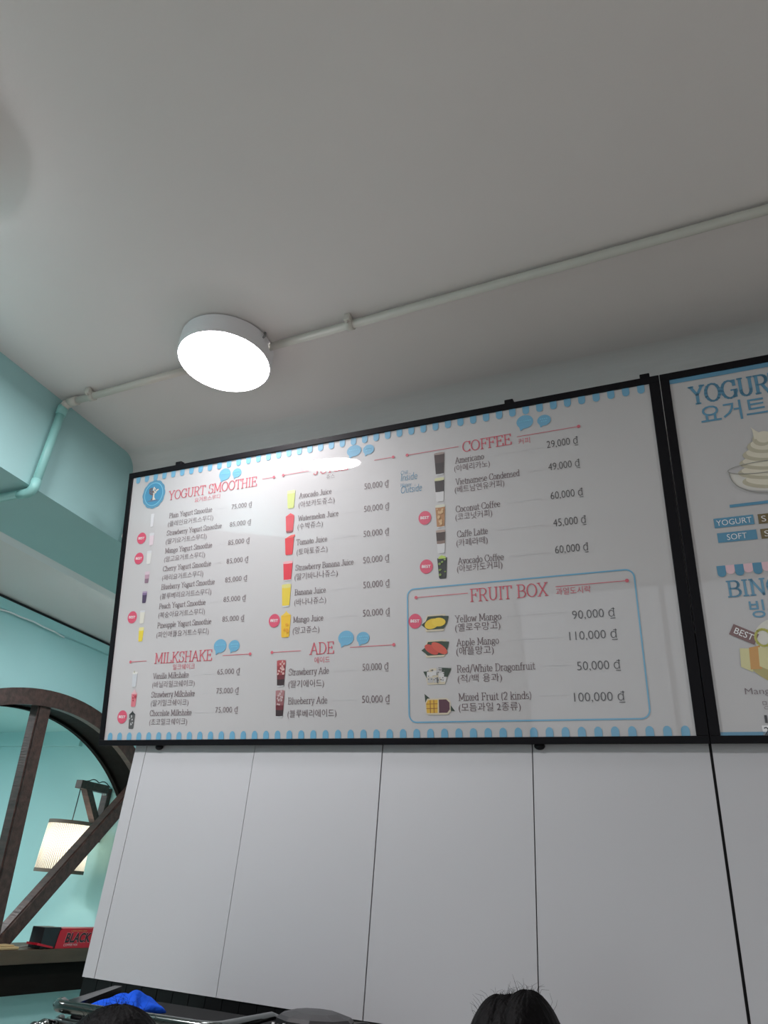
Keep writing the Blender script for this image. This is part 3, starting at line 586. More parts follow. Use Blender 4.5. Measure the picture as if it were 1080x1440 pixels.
for v, top in ((.190, (176, 78, 82)), (.108, (168, 120, 122))):
    drink(.632, v, .029, .071, [(0, .06, glass), (.05, .28, i_('cola_black', (50, 26, 32))), (.28, .45, i_('wine_red', (104, 30, 42))), (.45, .8, i_('ade_red_%d' % top[1], (150, 56, 62) if top[1] < 100 else (142, 84, 88))), (.8, 1, i_('ade_top_%d' % top[1], top))], spots=(14, .45, .97, i_('ice_%d' % top[1], (214, 176, 170) if top[1] < 100 else (196, 172, 172)), .12))
drink(1.116, .741, .030, .066, [(0, .07, glass), (.06, .55, i_('americano_black', (44, 34, 36))), (.55, .93, i_('americano_brown', (66, 50, 50))), (.93, 1, i_('foam_grey', (150, 134, 128)))])
drink(1.114, .665, .028, .068, [(0, .42, i_('milk_white', (206, 206, 206))), (.42, .9, i_('coffee_black', (46, 38, 40))), (.9, 1, i_('cream_green', (204, 204, 160)))])
drink(1.114, .588, .028, .063, [(0, .06, glass), (.05, .92, i_('iced_tan', (176, 128, 84))), (.92, 1.02, i_('iced_top', (206, 206, 190)))], spots=(14, .15, .9, i_('ice_tan', (206, 172, 128)), .14))
drink(1.113, .517, .026, .064, [(0, .42, i_('milk_white', (206, 206, 206))), (.42, .55, i_('latte_mix', (130, 108, 98))), (.55, .92, i_('latte_brown', (66, 50, 46))), (.92, 1, i_('latte_foam', (172, 152, 140)))])
drink(1.115, .446, .028, .060, [(0, .93, i_('swirl_black', (30, 36, 34)))], [([(-.8, .9), (.85, .9), (.6, 1.0), (-.1, 1.06), (-.6, 1.0)], i_('avocado_green', (170, 194, 84)))], taper=.3, spots=(8, .15, .85, i_('swirl_green', (124, 152, 72)), .11))
# pictures of the fruit boxes
G_D, G_L = i_('leaf_dark', (44, 62, 48)), i_('tray_beige', (206, 196, 172))
def fruit(u, v, fn):
    inks, b = [], B()
    def P(pts, z, m):
        if m not in inks: inks.append(m)
        poly(b, [(u + x * .037, v + y * .022) for x, y in pts], Z1 + z * .0002, inks.index(m))
    fn(P); on('fruit_picture', b, inks)
def tray(P):
    P([(-.72, -1), (.62, -1), (.8, .2), (.75, .95), (-.6, .95), (-.82, .2)], 0, G_L)
    P([(-1.05, -.15), (-.7, .25), (-.55, .8), (.5, .8), (.62, .75), (1, .7), (.85, -.2), (.6, -.78), (-.6, -.78), (-.75, -.55)], 1, G_D)
def yellow(P):
    tray(P); P([(-.1 + x, y) for x, y in ell(-.15, -.1, .5, .65, rot=-30)], 2, i_('mango_flesh', (222, 188, 48))); P(ell(.25, .05, .52, .5, rot=-50), 3, i_('mango_flesh2', (228, 196, 62)))
def apple(P):
    tray(P); P(ell(-.3, -.1, .36, .72, rot=35), 2, i_('apple_mango', (196, 74, 62))); P(ell(.28, 0, .36, .85, rot=35), 3, i_('apple_mango2', (208, 88, 70)))
def dragon(P):
    P([(-.72, -1), (.55, -1), (.75, 0), (.5, .8), (-.5, .8), (-.82, 0)], 0, G_L); P([(.1, .9), (1.05, .75), (.75, -.2), (.5, -.2)], 1, G_D); P([(-1, .5), (-.7, .5), (-.75, -.3)], 1, G_D)
    for i, (x, y) in enumerate(((-.5, -.5), (-.55, .15), (-.15, .3), (-.05, -.5), (.3, .1), (.45, -.45), (.15, .55))): P([(x - .2, y - .3), (x + .2, y - .28), (x + .22, y + .25), (x - .18, y + .3)], 2 + i * .2, i_('dragon_flesh', (206, 206, 204)) if i % 3 else i_('dragon_grey', (182, 182, 182)))
    rn = random.Random(5)
    for i in range(22): P(ell(rn.uniform(-.65, .55), rn.uniform(-.7, .7), .05, .06, 6), 5, i_('seed', (88, 86, 84)))
    P([(-.02, -.85), (.06, -.85), (.06, -.2), (-.02, -.2)], 6, i_('seed', (88, 86, 84)))
def mixed(P):
    P([(-1, 1.3), (-.6, .75), (-.95, .3)], 0, G_D); P([(.7, .3), (1.15, -.7), (.6, -.6)], 0, G_D); P([(-.8, -1.05), (.65, -1.05), (.85, -.7), (.85, .4), (.6, .75), (-.8, .75), (-.95, .3), (-.95, -.7)], 1, G_L)
    P([(-.85, -.85), (-.08, -.85), (-.05, .6), (-.75, .6), (-.9, .2)], 2, i_('mango_cubes', (214, 172, 60)))
    for y in (-.38, .12): P([(-.88, y), (-.07, y), (-.07, y + .07), (-.88, y + .07)], 3, i_('cube_line', (150, 92, 44)))
    for x in (-.62, -.36): P([(x, -.85), (x + .05, -.85), (x + .05, .6), (x, .6)], 3, i_('cube_line', (150, 92, 44)))
    P([(.02, -.85), (.6, -.85), (.78, -.5), (.78, .25), (.55, .62), (.02, .62)], 2, i_('dragon_purple', (84, 44, 60)))
fruit(1.091, .301, yellow); fruit(1.090, .235, apple); fruit(1.092, .167, dragon); fruit(1.094, .094, mixed)

# ------------------------------------------------------------------ right menu board (same plane; local u starts at its own left edge)
U0 = 1.7065
mb2 = board_root(-1.7526 + U0 * K, 'black-framed menu board with soft yogurt and bingsu pictures, cut off at the right')
pn = board_frame(mb2, 1.05, HB, .0215, .0215, .0165, .0185)
clips(mb2, (.3, .8), HB, (.5,))
def q_(u): return u - U0
I_TAN = ink('olive_tag', (112, 96, 56)); I_BRN = ink('brown_tag', (116, 78, 74)); I_PALEP = ink('pale_pink_stripe', (226, 192, 200))
b = B(); poly(b, rect(.019, 1.031, .8555, .8685), Z1); on('top_band', b, I_DBLUE)
b = B(); poly(b, rect(.019, 1.031, .0155, .0235), Z1); on('bottom_band', b, I_DBLUE)
b = B(); serif_text(b, 'YOGURT', q_(1.771), q_(1.973), .791, .0465, Z1, .0072, .0042); on('heading', b, I_DBLUE)
b = B(); sans_text(b, '요거트', q_(1.786), q_(1.930), .7375, .044, Z1, 0, .008, ref=.8); on('korean_heading', b, I_DBLUE)
b = B(); serif_text(b, 'BINGSU', q_(1.785), q_(1.955), .312, .035, Z1, .0054, .0034); on('heading', b, I_DBLUE)
b = B(); sans_text(b, '빙수', q_(1.823), q_(1.893), .2655, .034, Z1, 0, .010, ref=.8); on('korean_heading', b, I_DBLUE)
b = B(); poly(b, rect(q_(1.817), q_(1.99), .518, .525), Z1); on('divider', b, I_DBLUE)
for s, u0, u1, v, m, tu0, tu1 in (('YOGURT', 1.779, 1.8615, .473, I_DBLUE, 1.7835, 1.857), ('SOFT', 1.7815, 1.8625, .4375, I_DBLUE, 1.801, 1.842), ('S', 1.8705, 1.895, .472, I_TAN, 1.8765, 1.886), ('S', 1.8705, 1.895, .437, I_TAN, 1.8775, 1.887)):
    b = B(); poly(b, rect(q_(u0), q_(u1), v, v + .0228), Z1); sans_text(b, s, q_(tu0), q_(tu1), v + .0046, .0135, Z2, 1, -.006); on('size_tag', b, [m, I_WHT])
for k in range(9):
    u = q_(1.770) + .0183 * k; b = B(); dp = .018 if k % 2 == 0 else .013
    poly(b, [(u, .384), (u, .384 - dp)] + [(u + .009 - .009 * math.cos(a), .384 - dp - .008 * math.sin(a)) for a in [PI * i / 8 for i in range(1, 8)]] + [(u + .018, .384 - dp), (u + .018, .384)], Z1)
    on('awning_stripe', b, I_DBLUE if k % 2 == 0 else I_PALEP)
b = B(); px_, py2 = q_(1.8035), .2275
rp = lambda x, y, a=math.radians(-29): (px_ + x * math.cos(a) - y * math.sin(a), py2 + x * math.sin(a) + y * math.cos(a))
poly(b, [rp(-.0265, -.0125), rp(.0265, -.0125), rp(.0265, .0125), rp(-.0265, .0125)], Z2)
sans_text(b, 'BEST', px_ - .0195, px_ + .0195, py2 - .006, .0135, Z3, 1, .004, rot=math.radians(-29), piv=(px_, py2)); on('best_tag', b, [I_BRN, I_WHT])
b = B(); sans_text(b, 'Mango', q_(1.788), q_(1.847), .100, .0135, Z1, 0, -.012); sans_text(b, '망고', q_(1.818), q_(1.85), .070, .016, Z1, 0, -.015, ref=.8); on('item_name', b, I_TXT)
b = B(); poly(b, rect(q_(1.8095), q_(1.835), .0145, .036), Z1, 0); sans_text(b, '2', q_(1.8125), q_(1.8225), .0175, .0155, Z2, 1, 0); sans_text(b, '1', q_(1.817), q_(1.822), .041, .016, Z2, 1, 0); on('price_sticker', b, [I_WHT, ink('near_black', (30, 30, 30))])
# soft yogurt swirl in a glass bowl
b = B(); cx = q_(1.907); inks = [ink('swirl_cream', (222, 216, 196)), ink('swirl_shade', (190, 184, 160)), ink('bowl_grey', (150, 150, 144)), ink('bowl_light', (214, 212, 204))]
poly(b, [(cx - .078, .6)] + [(cx + .078 * math.cos(a), .6 - .052 * abs(math.sin(a)) ** .8) for a in [PI + PI * i / 20 for i in range(1, 20)]] + [(cx + .078, .6)], Z1, 3)
for k, (y, r) in enumerate(((.57, .056), (.592, .062), (.615, .056), (.636, .046), (.656, .034), (.674, .020))):
    poly(b, ell(cx, y, r, .017, rot=-6), Z1 + .0002 * (k + 1), 1); poly(b, ell(cx + .004, y + .005, r - .004, .0145, rot=-6), Z1 + .0002 * (k + 1) + .0001, 0)
poly(b, [(cx - .016, .676), (cx - .017, .7), (cx - .02, .708), (cx - .01, .697), (cx + .014, .676)], Z3 + .0006, 0)
st = ell(cx, .606, .082, .014, 36); stroke(b, st + st[:1], .0016, .0016, lambda x, y: (x, y, Z3 + .0008), 2)
stroke(b, [(cx + .080 * math.cos(a), .603 - .060 * abs(math.sin(a)) ** .85) for a in [PI + PI * i / 24 for i in range(25)]], .0022, .0022, lambda x, y: (x, y, Z3 + .0008), 2)
on('yogurt_picture', b, inks)
# bingsu bowl with melon and mango pieces
b = B(); cx = q_(1.872); inks = [ink('bowl_olive', (176, 164, 96)), ink('melon_pale', (214, 208, 150)), ink('mango_bit', (206, 150, 66)), ink('cream_ice', (220, 218, 206)), ink('lime_ring', (206, 204, 92))]
poly(b, [(cx - .080, .178)] + [(cx - .076 + .152 * i / 16, .17 - .055 * math.sin(PI * i / 16) ** .8) for i in range(1, 16)] + [(cx + .080, .178)], Z1, 0)
poly(b, ell(cx, .214, .05, .045), Z1 + .0002, 3)
for i in range(9):
    x = cx - .072 + .018 * i; poly(b, [(x - .012, .17 - (.018 if i % 2 else .012)), (x + .010, .166 - (.014 if i % 2 else .02)), (x + .013, .196 + (.006 if i % 2 else 0)), (x - .009, .198)], Z1 + .0004 + i * .00003, 2 if i % 3 == 1 else 1)
for x, y in ((cx - .032, .218), (cx + .02, .23)):
    st = ell(x, y, .015, .018, 20); stroke(b, st + st[:1], .005, .005, lambda p, q: (p, q, Z2 + .0006), 4)
on('bingsu_picture', b, inks)
bpy.data.objects.remove(FO)

# ------------------------------------------------------------------ shelf under the half-round window and things on it
SZ = h(-.421)
sh = empty('shelf', (XL, CY, SZ)); tag(sh, 'dark timber ledge under the half-round window', 'shelf')
b = B(); box(b, -.28, .11, -2.2, 1.62, -.073, 0, bev=.004); link('plank', b, M_PLANK, sh)
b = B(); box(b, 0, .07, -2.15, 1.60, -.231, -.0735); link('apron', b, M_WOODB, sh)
bxo = empty('coffee_box', (-3.885, 4.12, SZ)); tag(bxo, 'red and black carton lettered BLACK lying open on the timber ledge', 'box')
M_REDC = mat('red_card', (188, 24, 44), 0.35); M_BLKC = mat('black_card', (34, 34, 38), 0.4); M_GOLD = mat('gold_ink', (186, 120, 60), 0.4); M_CWH = mat('card_white_ink', (214, 196, 196), 0.4)
b = B(); hx, y0, y1, bz = .055, -.19, .30, .108
prism(b, [(hx, y0, .001), (hx, y1, .001), (hx, y1, bz), (hx, y0 + .035, bz), (hx, y0 + .012, bz - .012)], (-.0015, 0, 0))
box(b, -.055, hx - .0015, y0 + .03, y1, bz - .0015, bz); box(b, -.055, hx - .0015, y0 + .03, y1, .001, .0025); box(b, -.055, -.0535, y0, y1, .0025, bz - .0015); box(b, -.0535, hx - .0015, y1 - .0015, y1, .0025, bz - .0015)
link('carton', b, M_REDC, bxo)
b = B(); box(b, -.05, hx - .004, y0 - .115, y0 + .02, .002, bz + .006, bev=.003); o = link('inner_sleeve', b, M_BLKC, bxo); o['label'] = 'black inner sleeve pulled part of the way out'
b = B(); prism(b, [(hx + .004, y0 - .02, .002), (hx + .004, y0 - .15, .022), (hx + .004, y0 - .15, .034), (hx + .004, y0 - .02, .012)], (-.09, 0, 0)); link('flap', b, M_REDC, bxo)
M_RED2 = mat('pale_red_ink', (206, 120, 124), .4)
for s, ya, yb_, z0, cap, m, sh_ in (('BLACK ', -.124, .099, .033, .050, M_RED2, .15), ('BLACK', -.12, .095, .034, .048, M_BLKC, .15), ('COFFEE MIX', -.125, -.005, .013, .012, M_CWH, .1)):
    FC2 = bpy.data.curves.new('lettering', 'FONT'); FC2.body = s; FC2.offset = .055 if s == 'BLACK ' else .032 if s == 'BLACK' else 0
    FO2 = bpy.data.objects.new('lettering', FC2); COL.objects.link(FO2); bpy.context.view_layer.update()
    me = FO2.evaluated_get(bpy.context.evaluated_depsgraph_get()).to_mesh(); b = B(); xs = [q.co.x for q in me.vertices]; a, e = min(xs), max(xs)
    vs = [b.verts.new((hx + (.0005 if s == 'BLACK ' else .0012), ya + (q.co.x - a) / (e - a) * (yb_ - ya) + q.co.y / .69 * cap * sh_, z0 + q.co.y / .69 * cap)) for q in me.vertices]
    for p in me.polygons: b.faces.new([vs[i] for i in p.vertices])
    FO2.to_mesh_clear(); bpy.data.objects.remove(FO2); link('lettering', b, m, bxo)
b = B()
for k in range(9): yy = -.085 + .0155 * k; box(b, hx + .0005, hx + .001, yy, yy + .011, .092, .092 + (.006 if k % 3 else .004))
link('gold_strip', b, M_GOLD, bxo)
b = B(); box(b, -3.93, -3.835, 3.30, 3.66, SZ + .0, SZ + .016, bev=.005); box(b, -3.92, -3.845, 3.31, 3.63, SZ + .0165, SZ + .024, bev=.003)
tag(link('wooden_tray', b, mat('pale_bamboo', (206, 176, 128), .5, noise=.2, nscale=6, stretch=(6, 1, 6))), 'pale wooden board lying on the timber ledge beside the red carton', 'tray')

# ------------------------------------------------------------------ hanging wall lamp in the niche
wl = empty('wall_lamp', (-4.87, 5.17, h(.657))); tag(wl, 'hanging pleated paper lamp on a dark timber bracket behind the window', 'wall lamp')
b = B(); box(b, -.035, .035, -.045, 0, -.42, .01, bev=.004); link('bracket_post', b, M_WOOD, wl)
b = B(); box(b, -.035, .035, -.37, -.045, -.035, .03, bev=.004); link('bracket_arm', b, M_WOOD, wl)
b = B(); prism(b, [(-.032, -.30, -.035), (-.032, -.23, -.035), (-.032, -.045, -.27), (-.032, -.045, -.36)], (.064, 0, 0)); link('bracket_brace', b, M_WOOD, wl)
SHY = -.335
b = B(); tube(b, [(.0, SHY, -.03), (.0, SHY, -.30)], .004, 8)
pts = [(.02, -.02, .02)]
for i in range(20): t = i / 19; pts.append((.02, -.05 - .23 * t, .035 + .018 * abs(math.sin(t * PI * 2.0))))
pts.append((.0, SHY + .01, .025)); tube(b, pts, .004, 8); link('cord', b, M_BLKPL, wl, True)
M_SHADE = mat('lit_pleated_paper', (238, 228, 214), .7, emit=None)
nt = M_SHADE.node_tree; bs = nt.nodes['Principled BSDF']
tc = nt.nodes.new('ShaderNodeTexCoord'); sx = nt.nodes.new('ShaderNodeSeparateXYZ'); at = nt.nodes.new('ShaderNodeMath'); at.operation = 'ARCTAN2'
nt.links.new(tc.outputs['Object'], sx.inputs[0]); nt.links.new(sx.outputs['Y'], at.inputs[0]); nt.links.new(sx.outputs['X'], at.inputs[1])
mu = nt.nodes.new('ShaderNodeMath'); mu.operation = 'MULTIPLY'; mu.inputs[1].default_value = 72; nt.links.new(at.outputs[0], mu.inputs[0])
si = nt.nodes.new('ShaderNodeMath'); si.operation = 'SINE'; nt.links.new(mu.outputs[0], si.inputs[0])
rp_ = nt.nodes.new('ShaderNodeValToRGB'); rp_.color_ramp.elements[0].color = (.36, .30, .24, 1); rp_.color_ramp.elements[1].color = (.86, .80, .70, 1); rp_.color_ramp.elements[0].position = .05; rp_.color_ramp.elements[1].position = .4
ad = nt.nodes.new('ShaderNodeMath'); ad.operation = 'MULTIPLY_ADD'; ad.inputs[1].default_value = .5; ad.inputs[2].default_value = .5; nt.links.new(si.outputs[0], ad.inputs[0])
nt.links.new(ad.outputs[0], rp_.inputs[0]); nt.links.new(rp_.outputs[0], bs.inputs['Base Color'])
tl = nt.nodes.new('ShaderNodeBsdfTranslucent'); mx = nt.nodes.new('ShaderNodeMixShader'); mx.inputs[0].default_value = .45
nt.links.new(rp_.outputs[0], tl.inputs[0]); nt.links.new(bs.outputs[0], mx.inputs[1]); nt.links.new(tl.outputs[0], mx.inputs[2]); nt.links.new(mx.outputs[0], nt.nodes['Material Output'].inputs['Surface'])
R1, R0_, ZT, ZB = .172, .185, -.295, -.665
b = B(); n = 144
ra, rb_ = [], []
for k in range(n):
    a = 2 * PI * k / n; q = .003 if k % 2 else -.001
    ra.append(b.verts.new(((R1 + q) * math.cos(a), (R1 + q) * math.sin(a), ZT))); rb_.append(b.verts.new(((R0_ + q) * math.cos(a), (R0_ + q) * math.sin(a), ZB)))
for k in range(n): b.faces.new((ra[k], rb_[k], rb_[(k + 1) % n], ra[(k + 1) % n]))
shd = link('lamp_shade', b, M_SHADE, wl, loc=(0, SHY, 0))
M_RIM = mat('brown_rim', (112, 96, 84), .5)
for r, z0, z1 in ((R1 + .004, ZT - .022, ZT + .006), (R0_ + .004, ZB - .006, ZB + .020)):
    b = B(); lathe(b, [(r - .008, z0), (r, z0), (r, z1), (r - .008, z1), (r - .008, z0)], (0, 0, 0), 64); link('rim', b, M_RIM, shd)
b = B(); tube(b, [(-R1, 0, ZT), (R1, 0, ZT)], .003, 6); tube(b, [(0, -R1, ZT), (0, R1, ZT)], .003, 6); link('cross_wire', b, M_STEEL, shd)
b = B(); blob(b, (0, SHY, -.44), (.04, .04, .055), 16, 10); link('bulb', b, mat('lit_bulb', (255, 250, 240), .4, emit=(1, .95, .86), estr=26), wl, True)
b = B(); tube(b, [(0, SHY, -.30), (0, SHY, -.39)], .018, 12); link('bulb_holder', b, M_BLKPL, wl, True)
b = B(); box(b, -.01, .025, -.06, -.04, -.05, -.03); link('cable_clip', b, M_PLAST, wl)

# ------------------------------------------------------------------ counter, espresso machine, grinder, cloth
CT = h(-.70)
ct = empty('back_counter', (-1.05, 1.5, 0)); tag(ct, 'dark back counter under the espresso machine', 'counter')
b = B(); box(b, -.53, .42, -.28, .28, CT - .04, CT, bev=.004); link('worktop', b, M_STEEL, ct)
b = B(); box(b, -.52, .41, -.24, .28, .08, CT - .04); box(b, -.50, .39, -.20, .26, 0, .08); link('body', b, M_BLKPL, ct)
for x in (-.515, -.055):
    b = B(); box(b, x + .005, x + .455, -.262, -.242, .1, CT - .06, bev=.003); dd = link('door', b, M_BLKPL, ct)
    b = B(); tube(b, [(x + .2, -.275, CT - .12), (x + .32, -.275, CT - .12)], .006); tube(b, [(x + .2, -.262, CT - .12), (x + .2, -.275, CT - .12)], .005); tube(b, [(x + .32, -.262, CT - .12), (x + .32, -.275, CT - .12)], .005); link('handle', b, M_STEEL, dd, True)
em = empty('espresso_machine', (-1.05, 1.42, CT)); tag(em, 'black and chrome espresso machine with a rail round its top', 'coffee machine')
def E_(x, y, dz): return (x + 1.05, y - 1.42, h(dz) - CT)
fl, fr, br_, bl = (-1.222, 1.285), (-.872, 1.325), (-.90, 1.735), (-1.315, 1.72)
def rounded(z_front, z_back, ins=0, rad=.035, n=6):
    cs = [fl, fr, br_, bl]; cx_, cy_ = sum(c[0] for c in cs) / 4, sum(c[1] for c in cs) / 4; o = []
    cs = [Vector((c[0] + (cx_ - c[0]) * ins * 4, c[1] + (cy_ - c[1]) * ins * 6)) for c in cs]
    for i in range(4):
        p, a, c = cs[i], cs[i - 1], cs[(i + 1) % 4]
        s, e = p + (a - p).normalized() * rad, p + (c - p).normalized() * rad
        for k in range(n + 1):
            t = k / n; q = s * (1 - t) ** 2 + p * 2 * t * (1 - t) + e * t * t
            f = (q.y - 1.285) / .45; o.append((q.x, q.y, z_front + (z_back - z_front) * f))
    return o
ring = rounded(-.222, -.222)
b = B(); prism(b, [E_(x, y, z - .012) for x, y, z in rounded(-.236, -.247, .015)], (0, 0, -.10)); link('body', b, M_DARKGL, em)
b = B(); box(b, *[v for v in (-1.205 + 1.05, -.89 + 1.05, 1.36 - 1.42, 1.52 - 1.42)], .05, .36); box(b, -1.215 + 1.05, -.885 + 1.05, 1.27 - 1.42, 1.53 - 1.42, .03, .10, bev=.006); link('lower_body', b, M_BLKPL, em)
b = B(); tube(b, [E_(-1.228, 1.33, -.229)] + [E_(x, y, z - .006) for x, y, z in ring[:14]] + [E_(-.893, 1.56, -.23), E_(-.90, 1.62, -.240)], [.006] + [.0105] * 14 + [.008, .004], 12); link('top_rail', b, mat('dark_chrome', (112, 118, 116), .14, metal=1.0), em, True)
b = B(); tube(b, [E_(x, y, z - .03) for x, y, z in rounded(-.222, -.222, .004)[:14]], .006, 10); link('lower_rail', b, M_STEEL, em, True)
b = B(); prism(b, [E_(x, y, z - .011) for x, y, z in rounded(-.234, -.248, .02)], (0, 0, -.003)); link('cup_tray', b, mat('satin_black', (10, 10, 11), .6, spec=.1), em)
b = B()
for k in range(3):
    x0 = -1.08 + .055 * k; box(b, x0 + 1.05, x0 + .045 + 1.05, 1.36 - 1.42, 1.40 - 1.42, h(-.247) - CT, h(-.236) - CT, bev=.003)
link('vent_grille', b, M_BLKPL, em)
b = B(); tube(b, [E_(-1.205, 1.29, -.262), E_(-1.212, 1.265, -.262), E_(-1.217, 1.255, -.265)], [.012, .016, .013], 12); blob(b, E_(-1.219, 1.25, -.268), (.014, .014, .018), 14, 10); link('steam_knob', b, mat('dark_chrome', (112, 118, 116), .14, metal=1.0), em, True)
for x in (-1.15, -.95):
    b = B(); lathe(b, [(0, 0), (.035, 0), (.035, .05), (0, .05)], E_(x, 1.31, -.42), 24); g = link('group_head', b, M_CHROME, em, True)
    b = B(); tube(b, [E_(x, 1.30, -.43), E_(x, 1.17, -.44)], .012, 10); link('portafilter', b, M_BLKPL, g, True)
for x in (-1.19, -.91):
    for y in (1.29, 1.51):
        b = B(); lathe(b, [(0, 0), (.018, 0), (.018, .032), (0, .032)], (x + 1.05, y - 1.42, 0), 16); link('foot', b, M_BLKPL, em)
b = B(); prism(b, [E_(-1.226, 1.305, -.226), E_(-1.196, 1.315, -.226), E_(-1.250, 1.51, -.2125), E_(-1.262, 1.50, -.212)], (0, 0, -.014)); link('side_trim', b, mat('smoked_steel', (70, 72, 72), .22, metal=1.0), em)
# blue cloth
b = B(); n, m = 44, 34; cl = []
for i in range(n + 1):
    row = []
    for j in range(m + 1):
        s, t = i / n, j / m; x = -1.192 + .122 * s + .008 * math.sin(t * 9); y = 1.335 + .11 * t + .006 * math.sin(s * 11)
        env = (max(math.sin(PI * s), 0) ** .28) * (max(math.sin(PI * t), 0) ** .4)
        hump = .017 + .013 * math.exp(-((s - .66) / .22) ** 2) + .008 * math.exp(-((s - .18) / .10) ** 2) - .004 * math.exp(-((s - .38) / .08) ** 2)
        z = -.2335 + env * (hump * .95 + .0045 * math.sin(17 * s + 5 * t) + .003 * math.sin(13 * t - 8 * s))
        row.append(b.verts.new((x, y, h(z))))
    cl.append(row)
for i in range(n):
    for j in range(m): f = b.faces.new((cl[i][j], cl[i + 1][j], cl[i + 1][j + 1], cl[i][j + 1])); f.smooth = True
o = link('cleaning_cloth', b, M_CLOTH, None, True); tag(o, 'crumpled blue cloth on top of the espresso machine', 'cloth')
so = o.modifiers.new('thickness', 'SOLIDIFY'); so.thickness = .003
# grinder
gr = empty('coffee_grinder', (-.785, 1.55, CT)); tag(gr, 'black coffee grinder with a round lid right of the espresso machine', 'grinder')
zz = h(-.208) - CT
b = B(); lathe(b, [(0, 0), (.075, 0), (.075, .03), (.055, .05), (.05, zz - .16), (0, zz - .16)], (0, 0, 0), 32); link('body', b, M_BLKPL, gr, False)
b = B(); lathe(b, [(.05, zz - .16), (.07, zz - .12), (.072, zz - .022), (0, zz - .022)], (0, 0, 0), 32); link('hopper', b, M_DARKGL, gr, True)
b = B(); lathe(b, [(.076, zz - .03), (.079, zz - .026), (.079, zz - .014), (.072, zz - .008), (.045, zz - .001), (0, zz)], (0, 0, 0), 10); lid = link('lid', b, M_BLKPL, gr)
for x in (-.03, .028):
    b = B(); lathe(b, [(0, .0015), (.016, .0012), (.017, 0)], (x, -.01, zz - .003), 18); link('finger_recess', b, M_DARKGL, lid)
b = B()
for k in range(5): box(b, -.055 + .011 * k, -.049 + .011 * k, -.0775 + .002 * k, -.0765 + .002 * k, zz - .026, zz - .018 - .002 * (k % 2))
link('lid_marks', b, I_WHT, lid)
b = B(); tube(b, [(.06, .03, zz - .02), (.085, .06, zz - .018), (.10, .10, zz - .035), (.10, .14, zz - .12), (.09, .15, .05)], .005, 8); link('power_lead', b, M_BLKPL, gr, True)

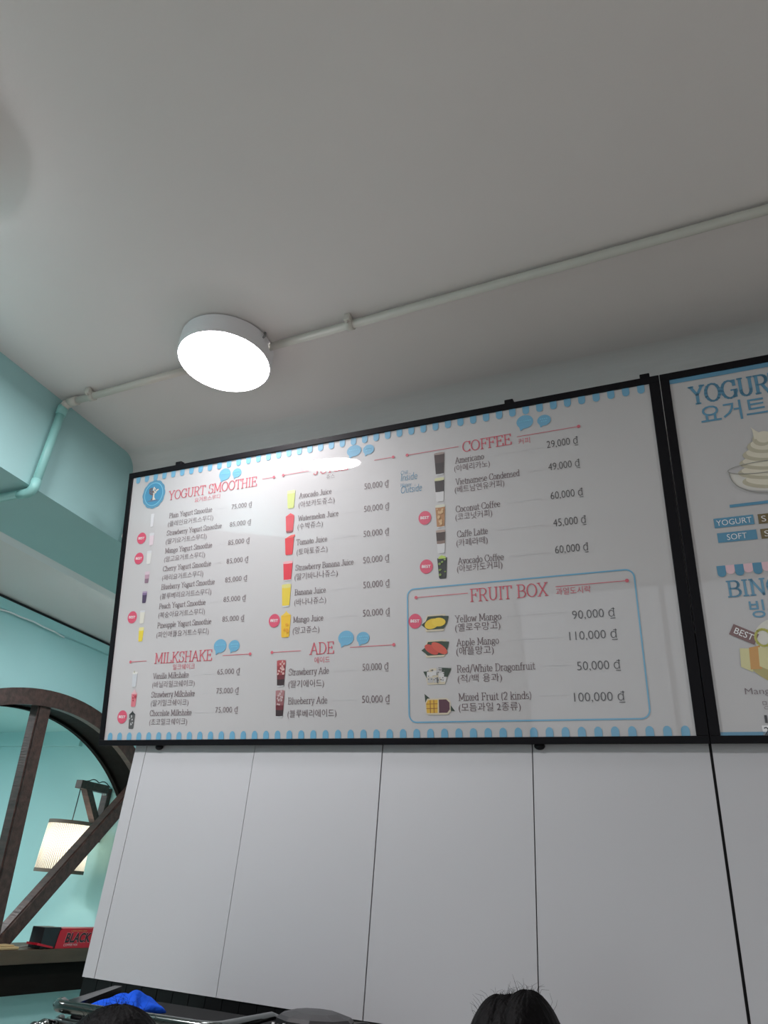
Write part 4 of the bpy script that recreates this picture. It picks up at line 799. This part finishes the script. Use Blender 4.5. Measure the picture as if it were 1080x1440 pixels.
# ------------------------------------------------------------------ people (only the crowns of their heads reach into the photo)
def skinned(name, verts, edges, m, parent, root=0, sub=2):
    me = bpy.data.meshes.new(name); me.from_pydata([v[:3] for v in verts], edges, []); me.materials.append(m)
    o = bpy.data.objects.new(name, me); COL.objects.link(o); o.parent = parent
    sk = o.modifiers.new('skin', 'SKIN'); sk.use_smooth_shade = True
    for i, v in enumerate(verts):
        r = v[3]; me.skin_vertices[0].data[i].radius = (r, r) if not isinstance(r, tuple) else r; me.skin_vertices[0].data[i].use_root = (i == root)
    sb = o.modifiers.new('smooth', 'SUBSURF'); sb.levels = sub; sb.render_levels = sub
    return o
def person(x, y, top, label, shirt, lobes, tilt=0.0):
    Hh = top; k = Hh / 1.58                                   # every length scales with the figure
    p = empty('person', (x, y, 0)); tag(p, label, 'person', 'people in front of the back wall')
    V, E = [], []
    def add(q, r, par=None):
        V.append((q[0] * k, q[1] * k, q[2] * k, r * k if not isinstance(r, tuple) else (r[0] * k, r[1] * k)))
        if par is not None: E.append((par, len(V) - 1))
        return len(V) - 1
    pel = add((0, 0, .82), (.13, .10)); wst = add((0, 0, .96), (.115, .085), pel); chs = add((0, 0, 1.14), (.135, .095), wst); shl = add((0, -.005, 1.26), (.10, .07), chs)
    nk = add((0, 0, 1.335), .045, shl); jw = add((0, .012, 1.39), (.056, .064), nk); ey = add((0, .004, 1.465), (.068, .083), jw); cr = add((0, -.004, 1.53), (.055, .068), ey)
    add((0, .105, 1.44), .010, ey)
    for s in (-1, 1):
        add((s * .078, -.004, 1.452), .013, ey)
        sh_ = add((s * .15, 0, 1.255), .052, shl); el = add((s * .20, .015, 1.01), .038, sh_); fa = add((s * .19, .05, .88), .032, el); wr = add((s * .18, .085, .77), .024, fa); pm = add((s * .178, .105, .71), (.034, .015), wr)
        for q, dx in enumerate((-.027, -.009, .009, .027)):
            l = (.055, .066, .070, .060)[q if s > 0 else 3 - q]; f1 = add((s * .178 + dx, .118, .672), .0088, pm); f2 = add((s * .178 + dx, .128, .672 - l * .55), .0082, f1); add((s * .178 + dx, .126, .672 - l), .0072, f2)
        t1 = add((s * .178 - s * .038, .115, .715), .010, pm); add((s * .178 - s * .05, .135, .682), .0085, t1)
        hp = add((s * .085, 0, .78), .085, pel); kn = add((s * .09, .015, .43), .055, hp); cf = add((s * .092, -.012, .28), .052, kn); an = add((s * .095, -.015, .085), .035, cf); add((s * .105, .12, .035), (.036, .03), an)
    body = skinned('body', V, E, M_SKIN, p)
    # face
    b = B()
    for s in (-1, 1): blob(b, (s * .030 * k, .078 * k, 1.470 * k), (.012 * k, .008 * k, .007 * k), 10, 8)
    link('eyes', b, mat('dark_eye', (30, 24, 22), .2), p, True)
    b = B(); blob(b, (0, .082 * k, 1.405 * k), (.020 * k, .006 * k, .006 * k), 12, 8); link('mouth', b, mat('lip', (170, 92, 88), .5), p, True)
    # clothes
    V2, E2 = [], []
    def ad2(q, r, par=None):
        V2.append((q[0] * k, q[1] * k, q[2] * k, (r[0] * k, r[1] * k) if isinstance(r, tuple) else r * k))
        if par is not None: E2.append((par, len(V2) - 1))
        return len(V2) - 1
    a = ad2((0, 0, .66), (.215, .165)); c = ad2((0, 0, .93), (.165, .135), a); d = ad2((0, 0, 1.14), (.175, .135), c); e = ad2((0, -.005, 1.285), (.125, .095), d)
    for s in (-1, 1): f = ad2((s * .155, 0, 1.258), .074, e); ad2((s * .192, .01, 1.08), .066, f)
    skinned('shirt', V2, E2, shirt, p)
    b = B(); blob(b, (0, 0, .80 * k), (.165 * k, .125 * k, .14 * k), 28, 16)
    for s in (-1, 1):
        tube(b, [(s * q[0] * k, q[1] * k, q[2] * k) for q in ((.080, 0, .86), (.082, 0, .76), (.086, .006, .60), (.090, .014, .43), (.092, -.010, .28), (.095, -.012, .07))], [r * k for r in (.085, .100, .094, .080, .080, .066)], 20)
    link('trousers', b, mat('dark_denim', (42, 48, 62), .8), p, True)
    for s in (-1, 1):
        b = B(); blob(b, (s * .1 * k, .05 * k, .036 * k), (.046 * k, .125 * k, .036 * k), 16, 10); link('shoe', b, M_BLKPL, p, True)
    # hair: overlapping locks over the skull, open over the face
    b = B()
    for (lx, ly, lz, ax, ay, az) in lobes:
        def fz(d): return 1.0 + .018 * math.sin(23 * math.atan2(d.y, d.x) + 4 * d.z) + .012 * math.sin(41 * math.atan2(d.y, d.x) - 3)
        blob(b, (lx, ly, Hh + lz), (ax, ay, az), 64, 32, fz)
    rn = random.Random(int(abs(x) * 1000))
    for i in range(220):
        lx, ly, lz, ax, ay, az = lobes[rn.randrange(len(lobes))]; a = rn.uniform(0, 2 * PI); t = rn.uniform(.05, .9)
        d = Vector((math.sin(t) * math.cos(a), math.sin(t) * math.sin(a), math.cos(t))); q = Vector((lx + ax * d.x, ly + ay * d.y, Hh + lz + az * d.z))
        L = rn.uniform(.004, .018); sw = Vector((rn.uniform(-1, 1), rn.uniform(-1, 1), rn.uniform(-.4, .5))).normalized()
        tube(b, [q - d * .004, q + d * L * .45 + sw * L * .25, q + d * L * .7 + sw * L * .9], [.0002, .00018, .0001], 4, cap=False)
    link('hair', b, M_HAIR, p)
    return p
person(-.286, 1.20, h(-.099), 'person at the right with short tousled black hair, only the crown showing',
       mat('grey_shirt', (92, 96, 104), .9), [(.011, 0, -.098, .055, .085, .098), (-.031, .004, -.098, .046, .080, .088), (-.010, 0, -.100, .053, .080, .0925), (-.002, -.012, -.130, .077, .092, .110)])
person(-.822, 1.00, h(-.163), 'person at the left with smooth black hair in front of the espresso machine',
       mat('black_shirt', (40, 40, 44), .9), [(0, 0, -.098, .082, .092, .098), (.004, -.02, -.14, .088, .094, .13)])
